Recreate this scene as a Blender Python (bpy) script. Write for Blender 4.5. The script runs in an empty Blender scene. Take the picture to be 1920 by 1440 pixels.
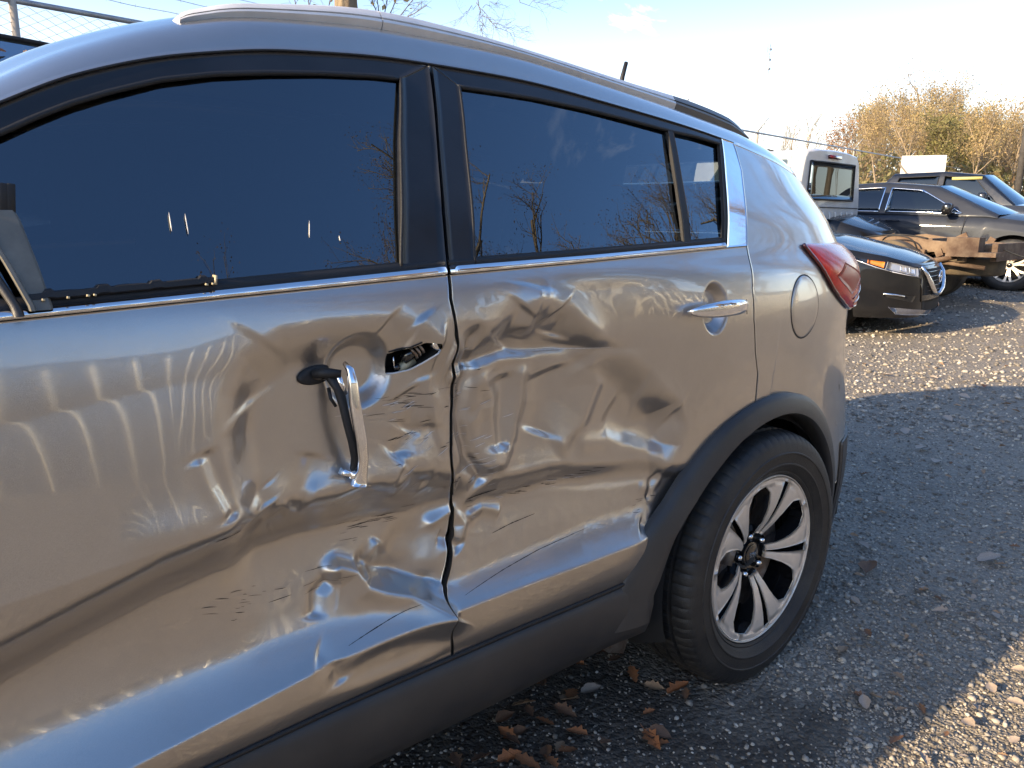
import bpy, bmesh, math, random
import numpy as np
from mathutils import Vector, Matrix
random.seed(7); RNG=np.random.default_rng(7)
scene=bpy.context.scene; COL=scene.collection
# ------------------------------------------------------------------ camera
cam_d=bpy.data.cameras.new('camera'); cam_d.lens=27.04; cam_d.sensor_width=36; cam_d.clip_start=.02; cam_d.clip_end=2000
cam=bpy.data.objects.new('camera',cam_d); COL.objects.link(cam); scene.camera=cam
def cam_axes(pit=.214675498,roll=.00872664626,yaw=.870056842):
    fw=np.array([math.cos(yaw)*math.cos(pit),math.sin(yaw)*math.cos(pit),-math.sin(pit)])
    r=np.array([math.sin(yaw),-math.cos(yaw),0]); u=np.cross(r,fw)
    return fw, math.cos(roll)*r+math.sin(roll)*u, -math.sin(roll)*r+math.cos(roll)*u
FW,RT,UP=cam_axes(); CP=np.array([-1.78908,-1.94436,1.25974])
cam.matrix_world=Matrix(((RT[0],UP[0],-FW[0],CP[0]),(RT[1],UP[1],-FW[1],CP[1]),(RT[2],UP[2],-FW[2],CP[2]),(0,0,0,1)))
# ------------------------------------------------------------------ sky and sun
SUN_EL=math.radians(19.0); SUN_DIR=Vector((-.991*math.cos(SUN_EL),.142*math.cos(SUN_EL),math.sin(SUN_EL))).normalized()
world=bpy.data.worlds.new('World'); scene.world=world; world.use_nodes=True
nt=world.node_tree; nt.nodes.clear()
wo=nt.nodes.new('ShaderNodeOutputWorld'); bg=nt.nodes.new('ShaderNodeBackground'); sky=nt.nodes.new('ShaderNodeTexSky')
sky.sky_type='NISHITA'; sky.sun_disc=False; sky.sun_elevation=SUN_EL
sky.sun_rotation=math.atan2(SUN_DIR.x,SUN_DIR.y); sky.air_density=1.0; sky.dust_density=1.0; sky.ozone_density=2.2
bg.inputs['Strength'].default_value=.13
# thin torn clouds, low on the side of the sky that faces the damaged doors and over the horizon
tc=nt.nodes.new('ShaderNodeTexCoord'); mp=nt.nodes.new('ShaderNodeMapping'); mp.inputs['Scale'].default_value=(2.4,2.4,6.5); mp.inputs['Location'].default_value=(3.1,.4,1.2)
nz=nt.nodes.new('ShaderNodeTexNoise'); nz.inputs['Scale'].default_value=1.7; nz.inputs['Detail'].default_value=9; nz.inputs['Roughness'].default_value=.62; nz.inputs['Distortion'].default_value=.5
cr=nt.nodes.new('ShaderNodeValToRGB'); cr.color_ramp.elements[0].position=.60; cr.color_ramp.elements[1].position=.74
sx=nt.nodes.new('ShaderNodeSeparateXYZ')
# clouds thin out with height and toward the front of the car
mz=nt.nodes.new('ShaderNodeMapRange'); mz.inputs['From Min'].default_value=.72; mz.inputs['From Max'].default_value=.35
mx=nt.nodes.new('ShaderNodeMapRange'); mx.inputs['From Min'].default_value=.25; mx.inputs['From Max'].default_value=.75
m1=nt.nodes.new('ShaderNodeMath'); m1.operation='MULTIPLY'; m2=nt.nodes.new('ShaderNodeMath'); m2.operation='MULTIPLY'; m3=nt.nodes.new('ShaderNodeMath'); m3.operation='MULTIPLY'; m3.inputs[1].default_value=.75
mixc=nt.nodes.new('ShaderNodeMixRGB'); mixc.inputs['Color2'].default_value=(9.5,8.8,8.2,1)
L=nt.links.new
L(tc.outputs['Generated'],mp.inputs['Vector']); L(mp.outputs['Vector'],nz.inputs['Vector']); L(nz.outputs['Fac'],cr.inputs['Fac'])
L(tc.outputs['Generated'],sx.inputs['Vector']); L(sx.outputs['Z'],mz.inputs['Value']); L(sx.outputs['X'],mx.inputs['Value'])
L(mz.outputs[0],m1.inputs[0]); L(mx.outputs[0],m1.inputs[1]); L(m1.outputs[0],m2.inputs[0]); L(cr.outputs['Color'],m2.inputs[1]); L(m2.outputs[0],m3.inputs[0])
hs=nt.nodes.new('ShaderNodeHueSaturation'); hs.inputs['Saturation'].default_value=1.12; hs.inputs['Hue'].default_value=.506; hs.inputs['Value'].default_value=1.0
# pale haze low round the whole horizon
mh=nt.nodes.new('ShaderNodeMapRange'); mh.interpolation_type='SMOOTHERSTEP'; mh.inputs['From Min'].default_value=.36; mh.inputs['From Max'].default_value=-.06; mh.inputs['To Max'].default_value=.74
mixh=nt.nodes.new('ShaderNodeMixRGB'); mixh.inputs['Color2'].default_value=(5.9,5.5,5.0,1)
L(sky.outputs['Color'],hs.inputs['Color']); L(sx.outputs['Z'],mh.inputs['Value']); L(mh.outputs[0],mixh.inputs['Fac']); L(hs.outputs['Color'],mixh.inputs['Color1'])
L(m3.outputs[0],mixc.inputs['Fac']); L(mixh.outputs['Color'],mixc.inputs['Color1']); L(mixc.outputs['Color'],bg.inputs['Color']); L(bg.outputs['Background'],wo.inputs['Surface'])
sd=bpy.data.lights.new('sun','SUN'); sd.energy=3.3; sd.angle=math.radians(.55); sd.color=(1.0,.77,.49)
so=bpy.data.objects.new('sun',sd); COL.objects.link(so); so.rotation_euler=SUN_DIR.to_track_quat('Z','Y').to_euler()
scene.view_settings.view_transform='Standard'; scene.view_settings.look='None'; scene.view_settings.gamma=1; scene.view_settings.use_curve_mapping=False
scene.view_settings.exposure=1.52
scene.cycles.max_bounces=8; scene.cycles.glossy_bounces=4; scene.cycles.transparent_max_bounces=12; scene.cycles.caustics_reflective=False; scene.cycles.caustics_refractive=False
# ------------------------------------------------------------------ numeric helpers
def spline(xs,ys):
    xs=np.array(xs,float); ys=np.array(ys,float); n=len(xs); h=np.diff(xs)
    A=np.zeros((n,n)); b=np.zeros(n); A[0,0]=A[-1,-1]=1
    for i in range(1,n-1):
        A[i,i-1]=h[i-1];A[i,i]=2*(h[i-1]+h[i]);A[i,i+1]=h[i]
        b[i]=6*((ys[i+1]-ys[i])/h[i]-(ys[i]-ys[i-1])/h[i-1])
    M=np.linalg.solve(A,b)
    s0=(ys[1]-ys[0])/h[0]-h[0]*(2*M[0]+M[1])/6; s1=(ys[-1]-ys[-2])/h[-1]+h[-1]*(M[-2]+2*M[-1])/6
    def f(x):
        x=np.asarray(x,float); xc=np.clip(x,xs[0],xs[-1])
        i=np.clip(np.searchsorted(xs,xc,side='right')-1,0,n-2); t=xc-xs[i]; hh=h[i]; u=hh-t
        v=M[i]*u**3/(6*hh)+M[i+1]*t**3/(6*hh)+(ys[i]/hh-M[i]*hh/6)*u+(ys[i+1]/hh-M[i+1]*hh/6)*t
        return v+np.where(x<xs[0],(x-xs[0])*s0,0)+np.where(x>xs[-1],(x-xs[-1])*s1,0)
    return f
def lin(xs,ys):
    xs=np.array(xs,float); ys=np.array(ys,float)
    return lambda x: np.interp(x,xs,ys)
def sstep(t): t=np.clip(t,0,1); return t*t*(3-2*t)
_tab=np.random.default_rng(3).random((256,256))
def vnoise(x,y):
    x=np.asarray(x,float);y=np.asarray(y,float)
    xi=np.floor(x).astype(int);yi=np.floor(y).astype(int);fx=x-xi;fy=y-yi
    fx=fx*fx*fx*(fx*(fx*6-15)+10);fy=fy*fy*fy*(fy*(fy*6-15)+10)
    a=_tab[xi%256,yi%256];b=_tab[(xi+1)%256,yi%256];c=_tab[xi%256,(yi+1)%256];d=_tab[(xi+1)%256,(yi+1)%256]
    return (a*(1-fx)+b*fx)*(1-fy)+(c*(1-fx)+d*fx)*fy
def fbm(x,y,o=4):
    s=0;a=.5
    for k in range(o): s=s+a*(vnoise(x*2**k+17*k,y*2**k+5*k)-.5); a*=.5
    return s
# ------------------------------------------------------------------ object helpers
def put(o,label=None,cat=None,group=None,kind=None):
    if label:o['label']=label
    if cat:o['category']=cat
    if group:o['group']=group
    if kind:o['kind']=kind
    return o
def empty(name,loc=(0,0,0),rz=0,label=None,cat=None,group=None):
    o=bpy.data.objects.new(name,None); COL.objects.link(o); o.location=loc; o.rotation_euler=(0,0,rz); o.empty_display_size=.1
    return put(o,label,cat,group)
def link(name,me,mat=None,parent=None,kind=None,label=None):
    if mat is not None and len(me.materials)==0: me.materials.append(mat)
    o=bpy.data.objects.new(name,me); COL.objects.link(o)
    if parent is not None:o.parent=parent
    return put(o,label,None,None,kind)
def mesh(name,V,F,smooth=True):
    V=np.asarray(V,np.float32).reshape(-1,3)
    me=bpy.data.meshes.new(name)
    if isinstance(F,np.ndarray):
        n=len(F);k=F.shape[1]
        me.vertices.add(len(V)); me.vertices.foreach_set('co',V.ravel())
        me.loops.add(n*k); me.loops.foreach_set('vertex_index',F.astype(np.int32).ravel())
        me.polygons.add(n); me.polygons.foreach_set('loop_start',np.arange(0,n*k,k,dtype=np.int32))
        me.update(calc_edges=True); me.validate()
    else:
        me.from_pydata(V.tolist(),[],[list(map(int,f)) for f in F]); me.update()
    if smooth: me.polygons.foreach_set('use_smooth',np.ones(len(me.polygons),bool))
    return me
def obj(name,V,F,mat,parent=None,smooth=True,kind=None,label=None):
    return link(name,mesh(name,V,F,smooth),mat,parent,kind,label)
def gridF(n,m,off=0,flip=False,closed=False):
    i=np.arange(n-1)[:,None]; j=np.arange(m if closed else m-1)[None,:]; j2=(j+1)%m
    F=np.stack([i*m+j,(i+1)*m+j,(i+1)*m+j2,i*m+j2],-1).reshape(-1,4)+off
    return F[:,::-1] if flip else F
def sheet(P,back=0.012,flip=False,bdir=(0,1,0)):
    """grid of points -> verts/faces with a folded hem round the border"""
    n,m=P.shape[:2]; V=[P.reshape(-1,3)]; F=[gridF(n,m,0,flip)]
    idx=np.arange(n*m).reshape(n,m)
    loop=np.concatenate([idx[0,:],idx[1:,-1],idx[-1,-2::-1],idx[-2:0:-1,0]])
    bv=P.reshape(-1,3)[loop]; k=len(loop)
    c=P.reshape(-1,3).mean(0); d1=bv+np.array(bdir)*.0025
    inw=(c-bv); inw[:,1]=0; inw/=np.linalg.norm(inw,axis=1)[:,None]+1e-9
    d2=bv+np.array(bdir)*back+inw*.001
    o1=n*m; V+= [d1-inw*.0006,d2]
    a=np.arange(k); b=(a+1)%k
    f1=np.stack([loop[a],loop[b],o1+b,o1+a],-1); f2=np.stack([o1+a,o1+b,o1+k+b,o1+k+a],-1)
    if not flip: f1=f1[:,::-1]; f2=f2[:,::-1]
    return np.concatenate(V),np.concatenate(F+[f1,f2])
def tube(path,r,seg=8,cap=True):
    """tube along points; r scalar or list; returns V,F(list)"""
    P=np.asarray(path,float); n=len(P); r=np.broadcast_to(np.asarray(r,float),(n,))
    T=np.gradient(P,axis=0); T/=np.linalg.norm(T,axis=1)[:,None]+1e-12
    up=np.array([0,0,1.]) if abs(T[0][2])<.9 else np.array([1.,0,0])
    a=np.cross(T[0],up); a/=np.linalg.norm(a); A=[a]
    for i in range(1,n):
        a=A[-1]-T[i]*np.dot(A[-1],T[i]); a/=np.linalg.norm(a)+1e-12; A.append(a)
    A=np.array(A); B=np.cross(T,A); th=np.arange(seg)*2*np.pi/seg
    V=P[:,None]+r[:,None,None]*(np.cos(th)[None,:,None]*A[:,None]+np.sin(th)[None,:,None]*B[:,None])
    V=V.reshape(-1,3); F=[list(f) for f in gridF(n,seg,0,False,True)]
    if cap: F+= [list(range(seg))[::-1] if False else list(range(seg)), [ (n-1)*seg+k for k in range(seg)][::-1]]
    return V,F
def box(c,s,rot=None):
    c=np.array(c,float);s=np.array(s,float)/2
    V=np.array([[x,y,z] for x in(-1,1) for y in(-1,1) for z in(-1,1)],float)*s
    if rot is not None: V=V@np.array(rot).T
    return V+c,[[0,1,3,2],[4,6,7,5],[0,4,5,1],[2,3,7,6],[0,2,6,4],[1,5,7,3]]
class MB:
    def __init__(s): s.V=[];s.F=[];s.n=0
    def add(s,V,F):
        V=np.asarray(V,float).reshape(-1,3); s.V.append(V); s.F+= [[int(i)+s.n for i in f] for f in F]; s.n+=len(V); return s
    def box(s,c,sz,rot=None): return s.add(*box(c,sz,rot))
    def tube(s,p,r,seg=8): return s.add(*tube(p,r,seg))
    def obj(s,name,mat,parent=None,smooth=True,kind=None,label=None,bevel=0):
        o=obj(name,np.concatenate(s.V),s.F,mat,parent,smooth,kind,label)
        if bevel:
            b=o.modifiers.new('b','BEVEL'); b.width=bevel; b.segments=2; b.limit_method='ANGLE'
        return o
def rotz(a): return np.array([[math.cos(a),-math.sin(a),0],[math.sin(a),math.cos(a),0],[0,0,1]])
def roty(a): return np.array([[math.cos(a),0,math.sin(a)],[0,1,0],[-math.sin(a),0,math.cos(a)]])
def rotx(a): return np.array([[1,0,0],[0,math.cos(a),-math.sin(a)],[0,math.sin(a),math.cos(a)]])
def lathe_y(prof,seg=64,center=(0,0,0)):
    """profile of (y,r) turned round the y axis"""
    prof=np.array(prof,float); th=np.arange(seg)*2*np.pi/seg
    V=np.stack([prof[:,1][:,None]*np.cos(th)[None],np.repeat(prof[:,0][:,None],seg,1),prof[:,1][:,None]*np.sin(th)[None]],-1)+np.array(center)
    return V.reshape(-1,3),gridF(len(prof),seg,0,False,True)
def autosmooth(o,ang=35):
    me=o.data
    try: me.set_sharp_from_angle(angle=math.radians(ang))
    except Exception: pass
    return o
# ------------------------------------------------------------------ materials
def mat(name,base=(.5,.5,.5),rough=.5,metal=0,coat=0,coatr=.03,ior=1.5,spec=.5,bump=0,bscale=50,vary=0,vscale=5,emit=None,trans=0,dirt=None,sheen=0):
    m=bpy.data.materials.new(name); m.use_nodes=True; t=m.node_tree; b=t.nodes['Principled BSDF']; l=t.links.new
    b.inputs['Base Color'].default_value=(*base,1); b.inputs['Roughness'].default_value=rough; b.inputs['Metallic'].default_value=metal
    b.inputs['IOR'].default_value=ior; b.inputs['Specular IOR Level'].default_value=spec
    b.inputs['Coat Weight'].default_value=coat; b.inputs['Coat Roughness'].default_value=coatr
    b.inputs['Transmission Weight'].default_value=trans
    tc=t.nodes.new('ShaderNodeTexCoord')
    if vary or dirt:
        n=t.nodes.new('ShaderNodeTexNoise'); n.inputs['Scale'].default_value=vscale; n.inputs['Detail'].default_value=8; n.inputs['Roughness'].default_value=.6
        l(tc.outputs['Object'],n.inputs['Vector'])
        r=t.nodes.new('ShaderNodeValToRGB'); r.color_ramp.elements[0].position=.35; r.color_ramp.elements[1].position=.68
        c2=dirt if dirt else tuple(min(1,c*(1+vary)) for c in base); c1=base if dirt else tuple(c*(1-vary) for c in base)
        r.color_ramp.elements[0].color=(*c1,1); r.color_ramp.elements[1].color=(*c2,1)
        l(n.outputs['Fac'],r.inputs['Fac']); l(r.outputs['Color'],b.inputs['Base Color'])
        rr=t.nodes.new('ShaderNodeMapRange'); rr.inputs['To Min'].default_value=rough*.85; rr.inputs['To Max'].default_value=min(1,rough*1.2)
        l(n.outputs['Fac'],rr.inputs['Value']); l(rr.outputs[0],b.inputs['Roughness'])
    if bump:
        n2=t.nodes.new('ShaderNodeTexNoise'); n2.inputs['Scale'].default_value=bscale; n2.inputs['Detail'].default_value=6
        l(tc.outputs['Object'],n2.inputs['Vector']); bp=t.nodes.new('ShaderNodeBump'); bp.inputs['Strength'].default_value=bump; bp.inputs['Distance'].default_value=.01
        l(n2.outputs['Fac'],bp.inputs['Height']); l(bp.outputs['Normal'],b.inputs['Normal'])
    if emit: b.inputs['Emission Color'].default_value=(*emit[:3],1); b.inputs['Emission Strength'].default_value=emit[3]
    return m
def paint(name,base,metal=.7,rough=.3,flake=.12,coat=1.0,dust=.25,cior=1.85):
    """metallic car paint: flaked base under clear coat, thin road dust in blotches"""
    m=bpy.data.materials.new(name); m.use_nodes=True; t=m.node_tree; b=t.nodes['Principled BSDF']; l=t.links.new
    b.inputs['Metallic'].default_value=metal; b.inputs['Coat Weight'].default_value=coat; b.inputs['Coat Roughness'].default_value=.015; b.inputs['Coat IOR'].default_value=cior
    tc=t.nodes.new('ShaderNodeTexCoord')
    v=t.nodes.new('ShaderNodeTexVoronoi'); v.inputs['Scale'].default_value=1400; l(tc.outputs['Object'],v.inputs['Vector'])
    g=t.nodes.new('ShaderNodeNewGeometry')
    vm=t.nodes.new('ShaderNodeVectorMath'); vm.operation='SUBTRACT'; l(v.outputs['Color'],vm.inputs[0]); vm.inputs[1].default_value=(.5,.5,.5)
    vs=t.nodes.new('ShaderNodeVectorMath'); vs.operation='SCALE'; vs.inputs['Scale'].default_value=flake; l(vm.outputs[0],vs.inputs[0])
    va=t.nodes.new('ShaderNodeVectorMath'); va.operation='ADD'; l(g.outputs['Normal'],va.inputs[0]); l(vs.outputs[0],va.inputs[1])
    vn=t.nodes.new('ShaderNodeVectorMath'); vn.operation='NORMALIZE'; l(va.outputs[0],vn.inputs[0]); l(vn.outputs[0],b.inputs['Normal'])
    n=t.nodes.new('ShaderNodeTexNoise'); n.inputs['Scale'].default_value=3.5; n.inputs['Detail'].default_value=10; n.inputs['Roughness'].default_value=.65; l(tc.outputs['Object'],n.inputs['Vector'])
    r=t.nodes.new('ShaderNodeMapRange'); r.inputs['From Min'].default_value=.45; r.inputs['From Max'].default_value=.8; r.inputs['To Max'].default_value=dust; l(n.outputs['Fac'],r.inputs['Value'])
    mx=t.nodes.new('ShaderNodeMixRGB'); mx.inputs['Color1'].default_value=(*base,1); mx.inputs['Color2'].default_value=(.36,.32,.27,1); l(r.outputs[0],mx.inputs['Fac']); l(mx.outputs[0],b.inputs['Base Color'])
    rr=t.nodes.new('ShaderNodeMapRange'); rr.inputs['To Min'].default_value=rough; rr.inputs['To Max'].default_value=rough+.12; l(n.outputs['Fac'],rr.inputs['Value']); l(rr.outputs[0],b.inputs['Roughness'])
    cr_=t.nodes.new('ShaderNodeMapRange'); cr_.inputs['From Min'].default_value=.4; cr_.inputs['From Max'].default_value=.9; cr_.inputs['To Min'].default_value=.01; cr_.inputs['To Max'].default_value=.12; l(n.outputs['Fac'],cr_.inputs['Value'])
    nf=t.nodes.new('ShaderNodeTexNoise'); nf.inputs['Scale'].default_value=55; nf.inputs['Detail'].default_value=8; nf.inputs['Roughness'].default_value=.75; l(tc.outputs['Object'],nf.inputs['Vector'])
    ad=t.nodes.new('ShaderNodeMath'); ad.operation='MULTIPLY_ADD'; l(nf.outputs['Fac'],ad.inputs[0]); ad.inputs[1].default_value=.03; l(cr_.outputs[0],ad.inputs[2]); l(ad.outputs[0],b.inputs['Coat Roughness'])
    return m
def tinted_glass(name,tint=(.10,.13,.12),ior=1.85):
    m=bpy.data.materials.new(name); m.use_nodes=True; t=m.node_tree; t.nodes.clear(); l=t.links.new
    o=t.nodes.new('ShaderNodeOutputMaterial'); tr=t.nodes.new('ShaderNodeBsdfTransparent'); tr.inputs['Color'].default_value=(*tint,1)
    gl=t.nodes.new('ShaderNodeBsdfGlossy'); gl.inputs['Roughness'].default_value=.0; gl.inputs['Color'].default_value=(.80,.91,1,1)
    fr=t.nodes.new('ShaderNodeFresnel'); fr.inputs['IOR'].default_value=ior; mx=t.nodes.new('ShaderNodeMixShader')
    l(fr.outputs[0],mx.inputs['Fac']); l(tr.outputs[0],mx.inputs[1]); l(gl.outputs[0],mx.inputs[2]); l(mx.outputs[0],o.inputs['Surface'])
    return m
M=dict(
 paint=paint('bronze_paint',(.505,.468,.43),metal=.93,rough=.27,dust=.4),
 black_film=mat('black_pillar_film',(.012,.013,.016),rough=.34,spec=.5,bump=.03,bscale=400,vary=.3,vscale=12),
 plastic=mat('grey_black_cladding',(.030,.030,.031),rough=.42,spec=.5,bump=.12,bscale=900,dirt=(.055,.050,.045),vscale=6),
 rubber=mat('seal_rubber',(.012,.012,.013),rough=.6,bump=.1,bscale=200),
 chrome=mat('chrome',(.86,.86,.87),rough=.06,metal=1,vary=.04,vscale=30),
 rail=mat('satin_rail_silver',(.80,.78,.75),rough=.38,metal=.35,vary=.06,vscale=20),
 rail_end=mat('rail_end_grey',(.19,.18,.165),rough=.4,metal=.4),
 glass=tinted_glass('tinted_glass',(.20,.23,.23),2.35),
 dark=mat('dark_inner_metal',(.015,.014,.013),rough=.8),  # near-black tone shared by inner metal, cavities and gaps
 interior=mat('interior_trim',(.05,.048,.045),rough=.85,vary=.2),
 tyre=mat('tyre_rubber',(.014,.014,.015),rough=.55,bump=.2,bscale=300,dirt=(.042,.038,.032),vscale=14),
 machined=mat('machined_alloy',(.80,.73,.63),rough=.42,metal=.5,vary=.05,vscale=40,bump=.02,bscale=500),
 gloss_black=mat('gloss_black_alloy',(.010,.010,.011),rough=.10,coat=.6,ior=1.55),
 steel=mat('brake_steel',(.50,.47,.43),rough=.4,metal=.9,dirt=(.16,.09,.05),vscale=30),
 red=mat('red_lens',(.90,.030,.020),rough=.22,coat=.4,ior=1.5,vary=.3,vscale=25),
 red_dark=mat('dark_red_lens_edge',(.12,.004,.006),rough=.08,coat=1),
 red_step=mat('red_lens_step',(.42,.008,.008),rough=.3),
 scratch=mat('dark_scrape',(.02,.018,.016),rough=.7),
 scratch_l=mat('pale_scrape',(.75,.73,.70),rough=.45),
 cream=mat('cream_plastic_clip',(.55,.47,.30),rough=.45),
 green=mat('green_valve_cap',(.02,.38,.10),rough=.35),
)
# ================================================================== SURFACE OF THE DAMAGED CAR
WZ=spline([.20,.35,.44,.50,.56,.64,.72,.80,.88,.96,1.02,1.06,1.10,1.14,1.17,1.25,1.35,1.45,1.52],
          [.84,.868,.880,.883,.884,.884,.886,.893,.902,.909,.9095,.9055,.898,.885,.868,.833,.784,.732,.690])
TL=spline([-2.6,-1.6,-1.0,-.5,-.1,.2,.35,.45,.55,.65,.72],[.05,.006,0,.0,.006,.03,.055,.082,.118,.17,.22])
SH=spline([.3,.45,.8,.93,1.08,1.21,1.275,1.35,1.44,1.51,1.58],[-.15,-.13,-.05,0,0,.02,.05,.10,.15,.24,.36])
RZ=lin([-2.3,-1.745,-1.554,-1.278,-1.087,-.637,-.3],[.47,.497,.518,.543,.548,.550,.55])
RH=lin([-2.3,-1.72,-1.53,-1.3,-1.04,-.69,-.5,-.3],[.10,.088,.080,.055,.045,.070,.075,.075])
def sillbulge(x,z):
    zr=RZ(x); h=RH(x); a=.30*h+.012
    up=1-np.clip((z-zr)/h,0,1); v=a*up**1.8
    dn=a-(zr-z)*.30
    return np.where(z>=zr,v,np.maximum(dn,0))*sstep((-.35-x)/.22)
def shf(x): return np.clip((x+.6)/.8,0,1)
def w0(x,z):
    x=np.asarray(x,float); z=np.asarray(z,float)
    return WZ(z)-TL(x+SH(z)*shf(x))+sillbulge(x,z)
# ---- dents: distance to a polyline drawn on the door, with side and position along it
def pdist(x,z,pl):
    pl=np.array(pl,float); best=np.full(x.shape,1e9); sg=np.zeros(x.shape); tt=np.zeros(x.shape)
    seg=np.linalg.norm(np.diff(pl,axis=0),axis=1); cum=np.concatenate([[0],np.cumsum(seg)])/seg.sum()
    for i in range(len(pl)-1):
        a=pl[i];b=pl[i+1];ab=b-a; t=((x-a[0])*ab[0]+(z-a[1])*ab[1])/(ab@ab); tc_=np.clip(t,0,1)
        dx=x-a[0]-tc_*ab[0]; dz=z-a[1]-tc_*ab[1]; d=np.hypot(dx,dz); cr=ab[0]*dz-ab[1]*dx
        k=d<best; best=np.where(k,d,best); sg=np.where(k,np.sign(cr),sg); tt=np.where(k,cum[i]+tc_*(cum[i+1]-cum[i]),tt)
    return best,sg,tt
def crease(x,z,pl,a,wl,wr=None,sharp=.25,f0=.12,f1=.12):
    """fold along a polyline; wl / wr = width on the left / right of its direction"""
    wr=wl if wr is None else wr
    d,s,t=pdist(x,z,pl); wd=np.where(s>0,wl,wr); e=sharp*min(wl,wr)
    q=(np.sqrt(d*d+e*e)-e)/wd
    fade=sstep(t/f0 if f0>0 else 1)*sstep((1-t)/f1 if f1>0 else 1)
    return a*np.exp(-q*1.0-q*q*.8)*fade
def inside(x,z,poly,soft):
    """0 outside, rising to 1 over 'soft' metres inside a closed outline"""
    pl=list(poly)+[poly[0]]; d,_,_=pdist(x,z,pl); c=np.zeros(x.shape,bool); P=np.array(poly)
    j=len(P)-1
    for i in range(len(P)):
        xi,zi=P[i];xj,zj=P[j]
        hit=((zi>z)!=(zj>z))&(x<(xj-xi)*(z-zi)/(zj-zi+1e-12)+xi); c^=hit; j=i
    return np.where(c,sstep(d/soft),0)
def bowl(x,z,cx,cz,rx,rz,a,rot=0,p=2.):
    c,s=math.cos(rot),math.sin(rot); u=((x-cx)*c+(z-cz)*s)/rx; v=(-(x-cx)*s+(z-cz)*c)/rz
    return a*np.exp(-(u*u+v*v)**(p/2))
HANDLE_CUPS=[(-1.203,1.018,.057,.060),(-.303,1.058,.046,.058)]
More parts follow.
